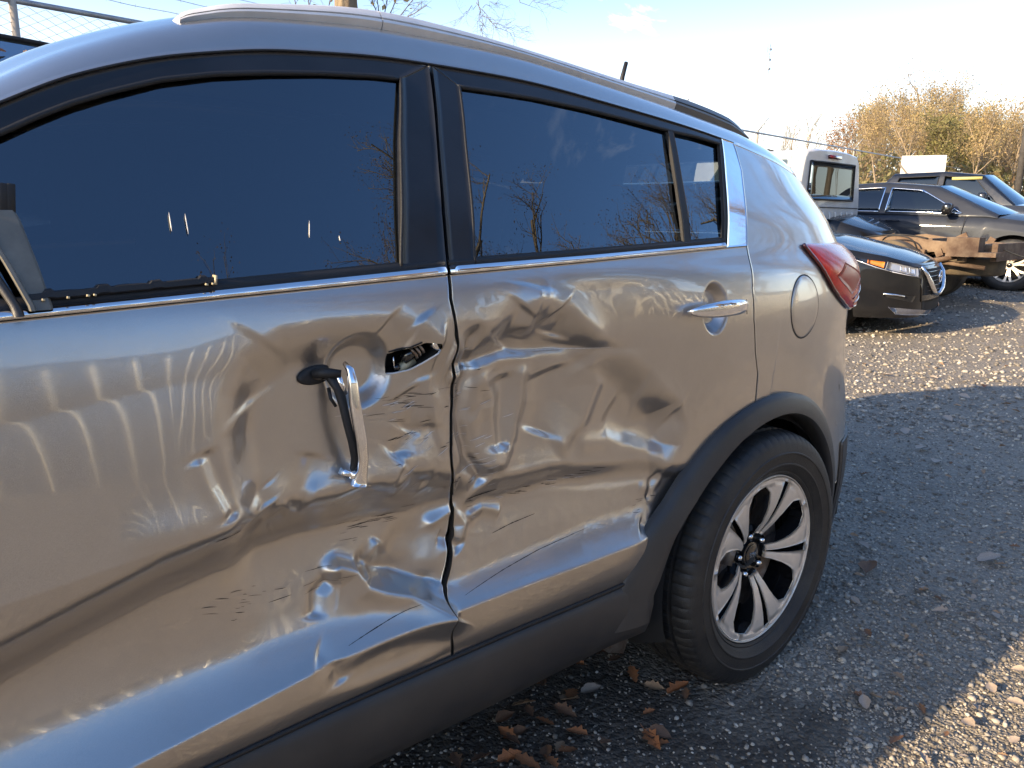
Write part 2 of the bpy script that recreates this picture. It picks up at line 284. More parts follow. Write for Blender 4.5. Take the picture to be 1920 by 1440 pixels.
def dent(x,z):
    x,z=np.broadcast_arrays(np.asarray(x,float),np.asarray(z,float)); D=np.zeros(x.shape)
    m=(x>-2.3)&(x<-.02)&(z>.40)&(z<1.19)
    if not m.any(): return D
    X=x[m];Z=z[m]; d=np.zeros(X.shape)
    # wobble so that folds do not run ruler-straight
    calm=.25+.75*sstep((X+1.5)/.15); wx=X+.018*calm*fbm(X*9+3,Z*9,3); wz=Z+.014*calm*fbm(X*8+40,Z*8+9,3)
    # 1 the handle field of the front door and the whole upper field of the rear door, pushed in
    hf=[(-1.43,.50),(-1.452,.90),(-1.452,.96),(-1.437,1.02),(-1.405,1.072),(-1.34,1.104),(-1.27,1.113),(-1.19,1.112),(-1.12,1.10),(-1.04,1.05),(-.99,1.085),(-.93,1.085),(-.837,1.122),(-.755,1.09),(-.68,1.05),(-.60,1.0),(-.50,.94),(-.40,.86),(-.37,.74),(-.45,.655),(-.60,.672),(-.77,.70),(-.97,.715),(-1.02,.60),(-1.02,.50)]
    d+=.031*inside(wx,wz,hf,.080)*np.where(X<-1.0,np.clip((Z-.57)/.23,0,1)**1.1,1)
    d+=bowl(wx,wz,-1.26,.93,.16,.12,.012,0,3)
    d+=bowl(wx,wz,-.64,.92,.27,.20,.026,-.30,2.4)+bowl(wx,wz,-.90,.90,.12,.16,.014,.1,3)
    # 2 the long gouge: an overhang above, deep valley, slow rise below
    gv=[(-2.2,.50),(-1.95,.565),(-1.72,.660),(-1.627,.692),(-1.526,.722),(-1.416,.738),(-1.29,.742),(-1.195,.742),(-1.055,.730),(-.97,.712),(-.895,.710),(-.769,.708),(-.609,.688),(-.346,.648),(-.28,.64)]
    zv=np.interp(wx,[a for a,_ in gv],[b for _,b in gv]); dz=wz-zv
    amp=lin([-2.2,-1.75,-1.5,-1.3,-1.06,-1.0,-.8,-.6,-.4,-.3],[.028,.046,.059,.064,.061,.054,.045,.035,.020,.0])(X); H=lin([-2.2,-1.5,-1.06,-.9,-.3],[.095,.105,.100,.070,.050])(X)
    k_=.5*sstep((Z-.47)/.16); lo=k_+(1-k_)*np.exp(-(np.maximum(-dz,0)/.080)**1.6)
    d+=amp*np.where(dz>0,1-sstep(dz/H),lo)
    d+=.010*np.exp(-((X+1.5)/.45)**2-((Z-.66)/.07)**2)
    # the panel above the gouge leans outward down to the lip
    lean=lin([-2.2,-1.9,-1.5,-1.38,-1.1,-.95,-.3],[1.0,1.0,1.0,.78,.45,.2,.1])(X); lipz=lin([-2.2,-1.75,-1.5,-1.35,-1.1,-.7],[.79,.80,.83,.835,.825,.78])(X)
    q=Z-lipz; d+=lean*np.where(q>0,-.040*(1-np.clip((q+.01)/.22,0,1))**1.25,-.0378*(1-sstep(-q/.30)))
    # lip over the gouge
    d-=crease(wx,wz,[(-1.60,.845),(-1.438,.845),(-1.342,.838),(-1.244,.836),(-1.136,.832),(-1.051,.838)],.005,.03,.03,.4)
    d-=crease(wx,wz,[(-1.03,.772),(-.972,.782),(-.895,.778),(-.769,.77),(-.609,.75),(-.40,.715)],.005,.03,.024,.3)
    # 3 front door small folds
    d+=crease(wx,wz,[(-1.458,.95),(-1.448,.90),(-1.432,.838)],.007,.010,.028,.3)
    d-=crease(wx,wz,[(-1.475,.94),(-1.462,.89),(-1.44,.845)],.005,.012,.014,.3)
    for pl,a,w_ in [([(-1.41,.84),(-1.385,.86),(-1.372,.835)],.007,.010),([(-1.375,.838),(-1.359,.803),(-1.334,.819)],.008,.010),([(-1.334,.819),(-1.30,.86),(-1.285,.90)],.006,.012),([(-1.31,.83),(-1.26,.81),(-1.2,.85)],-.006,.014),
                    ([(-1.15,.86),(-1.12,.89),(-1.06,.91)],.010,.016),([(-1.14,.84),(-1.10,.815),(-1.07,.80)],.008,.009),([(-1.12,.87),(-1.125,.83),(-1.15,.79)],-.007,.008),
                    ([(-1.12,.98),(-1.10,.94),(-1.12,.90)],.006,.014),([(-1.085,1.0),(-1.07,.95),(-1.075,.90)],-.005,.012),([(-1.16,1.10),(-1.13,1.06),(-1.12,1.055)],.006,.012),([(-1.10,1.10),(-1.08,1.065),(-1.055,1.06)],-.006,.014),
                    ([(-1.36,1.085),(-1.40,1.03),(-1.38,.99)],.004,.02),([(-1.07,1.04),(-1.04,1.035)],.008,.018)]:
        d+=crease(wx,wz,pl,a*1.05,w_*1.7,w_*2.6,.35)
    # knuckle at the lower rear corner of the front door
    d-=crease(wx,wz,[(-1.262,.668),(-1.235,.682),(-1.205,.665),(-1.188,.635),(-1.160,.618),(-1.111,.598),(-1.045,.545)],.024,.013,.040,.25,.1,.0)
    d+=crease(wx,wz,[(-1.20,.69),(-1.165,.655),(-1.12,.635),(-1.06,.60)],.022,.030,.014,.25,.2,.0)
    d-=crease(wx,wz,[(-1.182,.64),(-1.172,.675),(-1.150,.705)],.010,.012,.022,.2)
    d+=bowl(wx,wz,-1.10,.665,.045,.05,.016,-.5,3)
    d+=crease(wx,wz,[(-1.245,.66),(-1.275,.64),(-1.285,.60)],.010,.014,.014,.3)+bowl(wx,wz,-1.16,.505,.11,.03,.010,-.1,3)
    d+=crease(wx,wz,[(-1.30,.56),(-1.27,.535),(-1.262,.50)],.007,.02,.02,.3)
    # 4 rear door: torn peak, vertical buckle beside the gap, horizontal score, fans
    d-=crease(wx,wz,[(-.837,1.135),(-.846,1.09),(-.862,1.03)],.017,.026,.055,.12,.05,.3)
    d+=crease(wx,wz,[(-.868,1.10),(-.90,1.06),(-.92,1.03)],.011,.030,.030,.3)
    d+=crease(wx,wz,[(-.79,1.09),(-.77,1.06),(-.78,1.03)],.009,.035,.035,.3)
    d+=crease(wx,wz,[(-.985,1.085),(-.997,1.03),(-.988,.99),(-.993,.955),(-.990,.897),(-.975,.83),(-.93,.76)],.019,.014,.040,.25,.1,.05)
    d-=crease(wx,wz,[(-1.012,1.06),(-1.018,.96),(-1.012,.87),(-1.0,.80)],.008,.012,.012,.3)
    d+=crease(wx,wz,[(-1.042,1.012),(-.99,1.008),(-.918,1.018),(-.8,1.011),(-.62,.997),(-.5,.985)],.008,.026,.014,.2,.02,.35)
    d-=crease(wx,wz,[(-1.042,.985),(-.99,.99),(-.918,1.0),(-.8,.99)],.006,.012,.020,.2,.02,.3)
    d-=crease(wx,wz,[(-.964,.99),(-.925,.93),(-.918,.85),(-.922,.775)],.010,.022,.034,.25)
    d+=crease(wx,wz,[(-.905,.975),(-.895,.90),(-.905,.82)],.010,.03,.03,.35)
    d-=crease(wx,wz,[(-.853,.99),(-.853,.915),(-.872,.843),(-.911,.776)],.010,.020,.045,.25)
    d+=crease(wx,wz,[(-.78,.97),(-.77,.90),(-.80,.83)],.010,.05,.05,.4)
    d-=crease(wx,wz,[(-.675,.99),(-.645,.92),(-.677,.845),(-.76,.79)],.010,.030,.060,.3)
    d-=crease(wx,wz,[(-.837,1.125),(-.755,1.09),(-.675,1.03),(-.655,.97)],.008,.030,.050,.3,.1,.2)
    d+=crease(wx,wz,[(-.60,.86),(-.53,.81),(-.45,.80),(-.38,.83)],.010,.045,.04,.4)
    d-=crease(wx,wz,[(-.52,.88),(-.46,.87),(-.40,.82)],.006,.04,.05,.4)
    d-=crease(wx,wz,[(-.70,.80),(-.60,.79),(-.50,.745),(-.42,.73)],.007,.02,.03,.4)
    # crumple at the gap below the score line and against the wheel arch
    d-=crease(wx,wz,[(-1.04,.705),(-.996,.722),(-.975,.69),(-.99,.655)],.011,.012,.016,.2,.0,.1)
    d+=crease(wx,wz,[(-1.03,.675),(-1.0,.66),(-.985,.64)],.009,.014,.014,.25,.05)
    d-=crease(wx,wz,[(-.97,.70),(-.93,.71),(-.88,.69)],.008,.010,.016,.25)
    d-=crease(wx,wz,[(-.50,.66),(-.45,.645),(-.42,.67)],.003,.012,.012,.3)
    d+=crease(wx,wz,[(-.47,.62),(-.455,.66),(-.43,.69)],.004,.012,.012,.3)
    d+=crease(wx,wz,[(-.51,.585),(-.48,.56),(-.46,.50)],.007,.014,.016,.4)
    # fine crumpling only where the metal was torn about
    mk=bowl(X,Z,-1.09,.90,.14,.10,1)+bowl(X,Z,-.97,.92,.07,.20,1)+bowl(X,Z,-1.0,.69,.06,.05,1.2)+bowl(X,Z,-1.17,.63,.09,.05,.8)+bowl(X,Z,-1.36,.83,.10,.03,.9)+bowl(X,Z,-.47,.58,.05,.10,1)+bowl(X,Z,-.65,.63,.4,.05,.5)+bowl(X,Z,-.42,.84,.12,.1,.4)
    rn=np.abs(fbm(X*16+11,Z*16+3,3))*2
    d+=np.clip(mk,0,1.2)*(.0042*(rn-.3))
    d+=(.0030*fbm(X*3.5+2,Z*3.5+8,2))*sstep((1.12-Z)/.1)*sstep((X+1.75)/.3)
    # handle recesses
    for cx,cz,rx,rz in HANDLE_CUPS:
        q=np.sqrt(((X-cx)/rx)**2+((Z-cz)/rz)**2); d+=.027*(1-sstep((q-.60)/.48))
    # edges held by the hinges, the window rail and the sill
    keep=sstep((1.165-Z)/.05)*sstep((Z-.45)/.05)
    D[m]=d*keep
    return D
def S(x,z,off=0.0):
    """point on the near side of the body, off = metres proud of it"""
    x,z=np.broadcast_arrays(np.asarray(x,float),np.asarray(z,float))
    return np.stack([x,-(w0(x,z)-dent(x,z)+off),z],-1)
# rounded tail in plan: u runs rearward then across the back of the car
PX=spline([.45,.55,.65,.72,.80,.90,1.0,1.2,1.45],[.45,.55,.65,.716,.785,.845,.880,.912,.925])
PT=spline([.45,.55,.65,.72,.80,.90,1.0,1.2,1.45],[.082,.118,.17,.218,.29,.385,.485,.69,.93])
def tail(u,z,off=0.0):
    """u as the plan parameter (after the height shift)"""
    u,z=np.broadcast_arrays(np.asarray(u,float),np.asarray(z,float))
    u=u.copy()
    px=np.where(u<.45,u,PX(np.clip(u,.45,1.45))); tl=np.where(u<.45,TL(u),PT(np.clip(u,.45,1.45)))
    W=WZ(z); tl=np.where(u>.55,tl*(1+(W/.93-1)*sstep((u-.55)/.9)),tl)
    e=1e-3; px2=np.where(u<.45,u+e,PX(np.clip(u+e,.45,1.46))); tl2=np.where(u<.45,TL(u+e),PT(np.clip(u+e,.45,1.46)))
    tx=px2-px; ty=tl2-tl; n=np.hypot(tx,ty)+1e-9; nx=ty/n; ny=-tx/n
    x=px-SH(z); x=px-SH(z)*1.0
    return np.stack([x+nx*off,-(W-tl)+ny*off,z],-1)
def u_of(x,z): return x+SH(z)*shf(x)
# ================================================================== THE DAMAGED CAR
car=empty('damaged_car',(0,0,0),0,'bronze crossover with crushed creased doors, dangling chrome handle and tinted windows, filling the foreground','car')
ZB=lin([-2.4,-1.67,-1.42,-1.03,-.686,-.182,0],[1.10,1.136,1.147,1.163,1.174,1.193,1.197])   # underside of the chrome belt strip
ZT=lin([-2.4,-1.67,-1.42,-1.03,-.686,-.182,0],[1.112,1.148,1.159,1.178,1.188,1.206,1.21])
GF=lin([.458,.546,.581,.609,.656,.722,.745,.806,.906,.973,1.009,1.045,1.081,1.124,1.175,1.264,1.403,1.532],
       [-1.036,-1.049,-1.056,-1.058,-1.055,-1.051,-1.046,-1.044,-1.047,-1.049,-1.045,-1.041,-1.039,-1.041,-1.027,-1.011,-.973,-.934])
GR=lin([.464,.527,.559,.603,.661,.719,.744,.805,.906,.972,1.009,1.045,1.080,1.124,1.178,1.264,1.403,1.53],
       [-1.030,-1.045,-1.049,-1.044,-1.040,-1.043,-1.040,-1.038,-1.0405,-1.042,-1.038,-1.034,-1.033,-1.034,-1.020,-1.004,-.967,-.929])
DR=lin([.794,.831,.881,.939,1.02,1.096,1.146,1.193,1.25],[-.095,-.099,-.106,-.131,-.150,-.151,-.137,-.12,-.10])
AR=.43
def arch_x(z,r=AR): return -np.sqrt(np.maximum(r*r-(z-.35)**2,0))
def door_panel(xl,xr,zb,n,m,name):
    s=np.linspace(0,1,n)[:,None]; t=np.linspace(0,1,m)[None,:]
    z=zb+t*(1.15-zb)+0*s
    for _ in range(3):
        x=xl(z)+s*(xr(z)-xl(z)); z=zb+t*(ZB(x)-.0015-zb)
    return x,z
# --- front door skin with the torn lock hole cut out
def cut_hole(P,x,z,poly):
    """snap grid points onto the outline and drop the faces inside it"""
    n,m=x.shape; Q=np.array(poly+[poly[0]]); 
    pts=np.stack([x.ravel(),z.ravel()],1); bd=np.full(len(pts),1e9); near=pts.copy()
    for a,b in zip(Q[:-1],Q[1:]):
        ab=b-a; t=np.clip(((pts-a)@ab)/(ab@ab),0,1); c=a+t[:,None]*ab; d=np.linalg.norm(pts-c,axis=1); k=d<bd; bd[k]=d[k]; near[k]=c[k]
    k=bd<.0024; nx=x.ravel().copy(); nz_=z.ravel().copy(); nx[k]=near[k,0]; nz_[k]=near[k,1]
    nx=nx.reshape(n,m);nz_=nz_.reshape(n,m); ins=(inside(nx,nz_,[tuple(q) for q in poly],1e-4)>.5)|(k.reshape(n,m))
    return nx,nz_,ins
_zz=np.linspace(.44,1.2,200); _sm=lambda a:np.convolve(np.pad(a,20,'edge'),np.hanning(43)[1:-1]/np.hanning(43).sum(),'valid'); _gs=.70*_sm(dent(GF(_zz),_zz)); _g1=GF(_zz)+_gs; _g2=GR(_zz)+_gs   # the shut line follows the metal inward
GFd=lambda z:np.interp(z,_zz,_g1); GRd=lambda z:np.interp(z,_zz,_g2)
x,z=door_panel(lambda z:-2.12+0*z,GFd,.447,400,250,'fd')
LOCK=[(-1.151,1.040),(-1.152,1.006),(-1.112,1.009),(-1.090,1.020),(-1.062,1.040),(-1.066,1.052),(-1.094,1.056),(-1.115,1.048)]
x,z,ins=cut_hole(None,x,z,LOCK)
V,F=sheet(S(x,z),.018)
n,m=x.shape; idx=ins.ravel(); ng=(n-1)*(m-1)
dead=idx[F[:ng]].all(1); F=np.concatenate([F[:ng][~dead],F[ng:]])
front_door=obj('door',V,F,M['paint'],car,label='crushed front door with torn lock hole and hanging handle')
x,z=door_panel(GRd,lambda z:np.where(z>.79,DR(z),np.minimum(arch_x(z),DR(np.maximum(z,.794)))),.447,340,250,'rd')
V,F=sheet(S(x,z),.018); rear_door=obj('door',V,F,M['paint'],car,label='buckled rear door with a tall crease and chrome pull handle')
# dark structure behind the shut lines
xx=np.linspace(-2.15,-.05,60)[:,None]+np.zeros((1,30)); zz=np.linspace(.43,1.16,30)[None,:]+np.zeros((60,1))
obj('inner_sill_frame',np.stack([xx,-(w0(xx,zz)-.095),zz],-1),gridF(60,30),M['dark'],car)
# --- quarter panel and tail
def zlow(x): return np.where(np.abs(x)<AR,.35+np.sqrt(np.maximum(AR*AR-x*x,0)),.42)
ZF=spline([-2.5,-2.2,-1.9,-1.628,-1.563,-1.494,-1.419,-1.337,-1.249,-1.154,-1.05,-.937,-.813,-.677,-.529,-.365,-.172,-.064,.02,.12,.22,.32,.42],
          [1.10,1.165,1.275,1.391,1.425,1.453,1.477,1.496,1.512,1.522,1.530,1.532,1.531,1.526,1.512,1.494,1.472,1.458,1.447,1.432,1.418,1.40,1.38])
PR=lin([1.19,1.2,1.298,1.38,1.452,1.466],[-.115,-.119,-.063,-.017,.002,-.02])      # rear edge of the chrome pillar trim
def quarter(part):
    A=[];n1,n2,mm=90,70,150
    t=np.linspace(0,1,mm)
    # lower: from the shut line to the tail, wheel arch up to the trim/roof line
    cols=[]
    for s in np.linspace(0,1,n1):
        z=.42+t*1.0
        for _ in range(4):
            xl=np.where(z<1.195,DR(np.clip(z,.794,1.193))+.0035,PR(z)+.002); x=xl+s*(.30-xl)
            z=zlow(x)+t*(ZF(x)-zlow(x))
        cols.append(S(x,z))
    base=cols[-1]; zc=base[:,2]
    for s in np.linspace(0,1,n2)[1:]:
        ue=.86; u0=.30+SH(zc); u=u0+s*(ue-u0)
        xa=u-SH(zc); zl=np.where(t<1,zlow(np.clip(xa,0,AR+.001)),0); ztop=np.interp(xa,[.3,.42,.55,.7,.9],[float(ZF(.3)),1.38,1.33,1.30,1.28])
        z=zl+t*(ztop-zl)
        cols.append(tail(u0+s*(ue-u0),z))
    return np.stack(cols)
P=quarter(0)
V,F=sheet(P,.015); obj('quarter_panel',V,F,M['paint'],car)
# tailgate and bumper wrapping the back
def tailpatch(u0,u1,z0,z1,n,m,off=0):
    u=np.linspace(u0,u1,n)[:,None]+np.zeros((1,m)); z=np.linspace(z0,z1,m)[None,:]+np.zeros((n,1)); return tail(u,z,off)
for sgn in (1,-1):
    g=tailpatch(.862,1.45,.74,1.20,30,24); g=g*np.array([1,sgn,1]); V,F=sheet(g,.01,flip=sgn<0,bdir=(-1,0,0)); obj('tailgate_skin',V,F,M['paint'],car)
    g=tailpatch(.84,1.45,1.203,1.40,30,20,-.004)*np.array([1,sgn,1]); V,F=sheet(g,.01,flip=sgn<0,bdir=(-1,0,0)); obj('rear_window',V,F,M['glass'],car)
    g=tailpatch(.862,1.45,.56,.738,40,24,.004)*np.array([1,sgn,1]); V,F=sheet(g,.02,flip=sgn<0,bdir=(-1,0,0)); obj('rear_bumper',V,F,M['paint'],car)
    g=tailpatch(.46,1.45,.22,.555,50,24,.008)*np.array([1,sgn,1]); V,F=sheet(g,.02,flip=sgn<0,bdir=(-1,0,0)); obj('lower_bumper_trim',V,F,M['plastic'],car)
# bumper corner behind the wheel (body colour above, black below)
# --- roof
def roof_station(x):
    zf=float(ZF(x)); yf=-float(w0(x,zf)); 
    ze=zf+.066; ye=-.615+max(0,(x-.1))*.16
    k=max(0.,min(1.,(-1.30-x)/.5)); ye=ye*(1-k)+(yf+.085)*k; ze=ze*(1-k)+(zf+.024)*k
    p0=np.array([-float(w0(x,zf-.06)),zf-.06]); p1=np.array([yf,zf]); p3=np.array([ye,ze])
    top=ze+.035*(1-k)+.02*k
    keys=[p0,p1,(p1*.45+p3*.55)+np.array([-.010,.008]),p3,np.array([ye+.10,ze+.020]),np.array([ye*.5,top]),np.array([0,top+.008])]
    keys=np.array(keys); d=np.concatenate([[0],np.cumsum(np.linalg.norm(np.diff(keys,axis=0),axis=1))])
    fy=spline(d,keys[:,0]); fz=spline(d,keys[:,1]); s=np.linspace(d[1],d[-1],60)
    return np.stack([np.full(60,x),fy(s),fz(s)],-1)
xs=np.concatenate([np.linspace(-2.5,-1.2,50),np.linspace(-1.18,.42,70)])
R_=np.stack([roof_station(a) for a in xs])
# windscreen opening: ahead of the header only the pillar strip is kept
hd=int(np.searchsorted(xs,-1.78))
def roofpart(sgn):
    g=R_[hd:]*np.array([1,sgn,1]); V,F=sheet(g,.012,flip=sgn<0,bdir=(0,0,-1)); return V,F
V1,F1=roofpart(1);V2,F2=roofpart(-1)
obj('roof',np.concatenate([V1,V2]),np.concatenate([F1,F2+len(V1)]),M['paint'],car)
for sgn in(1,-1):
    g=R_[:hd+1,:24]*np.array([1,sgn,1]); V,F=sheet(g,.02,flip=sgn<0,bdir=(0,.5*sgn,-1)); obj('windscreen_pillar',V,F,M['paint'],car)
g=R_[:hd+1,22:]; gw=np.concatenate([g,(g*np.array([1,-1,1]))[:,::-1][:,1:]],1); gw[...,2]-=.004; obj('windscreen',gw,gridF(gw.shape[0],gw.shape[1]),M['glass'],car)
# rear spoiler lip
sp=[]
for y in np.linspace(-.56,.56,25):
    e=1-(abs(y)/.56)**4; sp.append([[.40-.04*(1-e),y,1.452+.055*e],[.62-.14*(1-e),y,1.425+.055*e],[.60-.14*(1-e),y,1.400+.055*e],[.42-.04*(1-e),y,1.402+.05*e]])
sp=np.array(sp); obj('rear_spoiler',sp,gridF(25,4,0,False,True),M['gloss_black'],car)
# --- roof rails
rx=np.array([-1.365,-1.352,-1.33,-1.28,-1.22,-1.10,-.999,-.881,-.749,-.602,-.437,-.30,-.144,.089,.15,.205,.36]); rz=np.array([1.553,1.566,1.576,1.592,1.603,1.620,1.628,1.627,1.619,1.607,1.592,1.58,1.568,1.537,1.521,1.498,1.42])
fr=spline(rx,rz)
def rail(x0,x1,sgn,mt,name='roof_rail'):
    P=[]
    for x in np.linspace(x0,x1,int((x1-x0)/.012)+2):
        zt=float(fr(x)); st=roof_station(x); zb=float(np.interp(-.625,st[:,1],st[:,2])); zb=min(zb,zt-.006); y0=.0+max(0,(x-.1))*.12
        h=zt-zb
        P.append([[x,-.628+y0,zb-.004],[x,-.634+y0,zb+.30*h],[x,-.632+y0,zb+.44*h],[x,-.626+y0,zb+.50*h],[x,-.629+y0,zb+.56*h],[x,-.622+y0,zb+.86*h],[x,-.608+y0,zt],[x,-.588+y0,zt-.003],[x,-.580+y0,zb+.5*h],[x,-.580+y0,zb-.004]])
    P=np.array(P)*np.array([1,sgn,1]); n=len(P); F=[list(f) for f in gridF(n,10,0,sgn<0,True)]+[list(range(10)),[(n-1)*10+k for k in range(10)]]
    return autosmooth(obj(name,P,F,mt,car),40)
for sgn in(1,-1):
    rail(-1.36,-1.0,sgn,M['rail']); rail(-.998,-.146,sgn,M['rail']); rail(-.1445,.205,sgn,M['rail_end'],'roof_rail_end')
# --- aerial stub
V,F=tube([[.30,0,1.50],[.325,0,1.62],[.345,0,1.74],[.362,0,1.79]],[.012,.009,.008,.007],8); obj('roof_aerial',V,F,M['rubber'],car)
# --- greenhouse: black window frames, glass, rubber
def strip(name,inner,outer,off,mt,parent,n=80,back=.006,label=None,k=6):
    """band between two outlines on the body side (lists of (x,z))"""
    def rs(pl):
        pl=np.array(pl,float); d=np.concatenate([[0],np.cumsum(np.linalg.norm(np.diff(pl,axis=0),axis=1))]); s=np.linspace(0,d[-1],n)
        return np.stack([np.interp(s,d,pl[:,0]),np.interp(s,d,pl[:,1])],-1)
    a=rs(inner);b=rs(outer); t=np.linspace(0,1,k)[None,:,None]; g=a[:,None]*(1-t)+b[:,None]*t
    P=S(g[...,0],g[...,1],0)
    bul=off+.0*t[...,0]; P[...,1]-=bul
    V,F=sheet(P,back+off); return obj(name,V,F,mt,parent,label=label)
gFtop=[(-2.25,1.13),(-2.1,1.175),(-1.9,1.25),(-1.75,1.31),(-1.634,1.355),(-1.596,1.376),(-1.55,1.399),(-1.501,1.419),(-1.427,1.445),(-1.347,1.463),(-1.261,1.476),(-1.166,1.487),(-1.064,1.495),(-1.012,1.496)]
fFtop=[(x_-.01,float(ZF(x_-.01))-.0015) for x_ in np.linspace(-2.32,-.952,60)]
# front door frame: header band + rear post
strip('window_frame',gFtop,fFtop+[(-.938,1.530)],.001,M['black_film'],front_door)
post_i=[(-1.010,1.497),(-1.05,1.39),(-1.085,1.28),(-1.117,1.178)]; post_o=[(-.9365,1.5305),(-.973,1.403),(-1.011,1.264),(-1.029,1.170)]
strip('window_frame_post',post_i,post_o,.004,M['black_film'],front_door,back=.02)
gRtop=[(-.882,1.497),(-.78,1.4965),(-.693,1.495),(-.544,1.486),(-.414,1.474),(-.272,1.460),(-.18,1.455),(-.077,1.444)]
fRtop=[(x_,float(ZF(x_))-.0015) for x_ in np.linspace(-.926,-.055,60)]
strip('window_frame',gRtop,fRtop,.001,M['black_film'],rear_door)
strip('window_frame_post',[(-.928,1.530),(-.967,1.403),(-1.004,1.264),(-1.022,1.172)],[(-.881,1.498),(-.912,1.39),(-.940,1.28),(-.966,1.176)],.004,M['black_film'],rear_door,back=.02)
strip('window_divider',[(-.288,1.463),(-.315,1.38),(-.345,1.29),(-.370,1.2)],[(-.268,1.463),(-.293,1.38),(-.320,1.29),(-.345,1.2)],.004,M['rubber'],rear_door)
strip('window_frame_end',[(-.080,1.446),(-.125,1.37),(-.17,1.29),(-.218,1.203)],[(-.062,1.45),(-.113,1.37),(-.158,1.29),(-.206,1.203)],.003,M['rubber'],rear_door)
# rubber lip round the glass
def bead(name,pl,r,off,mt,parent,closed=False):
    pl=np.array(pl,float); d=np.concatenate([[0],np.cumsum(np.linalg.norm(np.diff(pl,axis=0),axis=1))]); s=np.linspace(0,d[-1],max(12,int(d[-1]/.012)))
    P=S(np.interp(s,d,pl[:,0]),np.interp(s,d,pl[:,1]),off); V,F=tube(P,r,6); return obj(name,V,F,mt,parent)
bead('glass_seal',gFtop,.0045,.000,M['rubber'],front_door); bead('glass_seal',post_i,.003,.003,M['rubber'],front_door)
bead('glass_seal',gRtop,.0045,.000,M['rubber'],rear_door); bead('glass_seal',[(-.881,1.498),(-.912,1.39),(-.940,1.28),(-.966,1.18)],.003,.003,M['rubber'],rear_door)
bead('roof_drip_moulding',[(x_,float(ZF(x_))+.002) for x_ in np.linspace(-2.3,.0,120)],.0022,.0005,M['rubber'],car)
# glass panes: smooth, slightly inside the frames
def pane(name,top,bot,parent,off=-.006,n=50,m=16,mt=None):
    top=np.array(top);bot=np.array(bot)
    def rs(pl):
        d=np.concatenate([[0],np.cumsum(np.linalg.norm(np.diff(pl,axis=0),axis=1))]); s=np.linspace(0,d[-1],n); return np.stack([np.interp(s,d,pl[:,0]),np.interp(s,d,pl[:,1])],-1)
    a=rs(top);b=rs(bot);t=np.linspace(0,1,m)[None,:,None]; g=a[:,None]*(1-t)+b[:,None]*t
    # clean toughened glass: straight fall in z, no body waviness
    X=g[...,0];Z=g[...,1]; y=-(np.interp(Z,[1.10,1.17,1.25,1.35,1.45,1.55],[.908,.871,.830,.780,.7300,.680])-TL(X+SH(Z)*shf(X))+off)
    return obj(name,np.stack([X,y,Z],-1),gridF(n,m)[:,::-1],mt or M['glass'],parent)
pane('window_pane',gFtop,[(-2.25,1.115),(-1.669,1.146),(-1.40,1.156),(-1.119,1.17)],front_door)
pane('window_pane',gRtop[:6]+[(-.278,1.46)],[(-.966,1.176),(-.66,1.186),(-.352,1.198)],rear_door)
pane('quarter_window',[(-.275,1.462),(-.18,1.456),(-.075,1.446)],[(-.348,1.199),(-.27,1.20),(-.214,1.203)],rear_door)
# belt: rubber sill + chrome strip
def belt(name,x0,x1,za,zb,prof,mt,parent):
    n=max(20,int((x1-x0)/.02)); P=[]
    for x_ in np.linspace(x0,x1,n):
        a=float(za(x_));b=float(zb(x_)); row=[]
        for t,o in prof:
            zt_=a+(b-a)*t; p=S(x_,zt_,o); row.append(p)
        P.append(row)
    P=np.array(P); V,F=sheet(P,.008); return obj(name,V,F,mt,parent)
prof=[(0,.0005),(.06,.004),(.25,.0065),(.5,.0070),(.75,.0062),(.93,.0035),(1,.001)]
belt('chrome_belt_strip',-2.12,-1.032,ZB,ZT,prof,M['chrome'],front_door)
belt('chrome_belt_strip',-1.025,-.214,ZB,ZT,prof,M['chrome'],rear_door)
sealp=[(0,.003),(.3,.006),(.7,.004),(1,-.006)]
belt('window_sill_seal',-2.12,-1.030,lambda x:ZT(x)-.001,lambda x:ZT(x)+.013,sealp,M['rubber'],front_door)
belt('window_sill_seal',-1.022,-.212,lambda x:ZT(x)-.001,lambda x:ZT(x)+.011,sealp,M['rubber'],rear_door)
# chrome pillar trim at the back of the windows
strip('chrome_pillar_trim',[(-.060,1.458),(-.11,1.37),(-.155,1.29),(-.205,1.2),(-.212,1.1925)],[(-.008,1.452),(-.022,1.38),(-.068,1.298),(-.118,1.2),(-.120,1.1945)],.004,M['chrome'],car,n=60,k=12)
# --- black cladding: sill and wheel arch
XS=np.linspace(-2.3,-.475,90)
prof_s=[(.452,-.006),(.446,.004),(.440,.010),(.425,.016),(.38,.022),(.33,.018),(.30,.006),(.278,-.020),(.272,-.06)]
P=[]
for x_ in XS:
    k=float(sstep((x_+.62)/.2)); row=[]
    for zz_,o in prof_s: row.append([x_,-(float(WZ(max(zz_,.35)))-float(TL(x_))+o+.012*k),zz_])
    P.append(row)
V,F=sheet(np.array(P),.02); autosmooth(obj('sill_cladding',V,F,M['plastic'],car),50)
bead('sill_top_edge_strip',[(a,.4515) for a in np.linspace(-2.1,-.50,60)],.005,.002,M['rubber'],car)
ang_o=[-30,0,22,40,58,75,94,107,123,136,148,158,167,174,186]; ro=lin(ang_o,[.49,.49,.49,.484,.472,.462,.464,.468,.477,.485,.505,.545,.572,.590,.60])
ri=lin([-30,22,37,54,74,96,113,129,144,157,169,179],[.40,.40,.402,.402,.402,.402,.404,.408,.425,.452,.462,.485])
P=[]
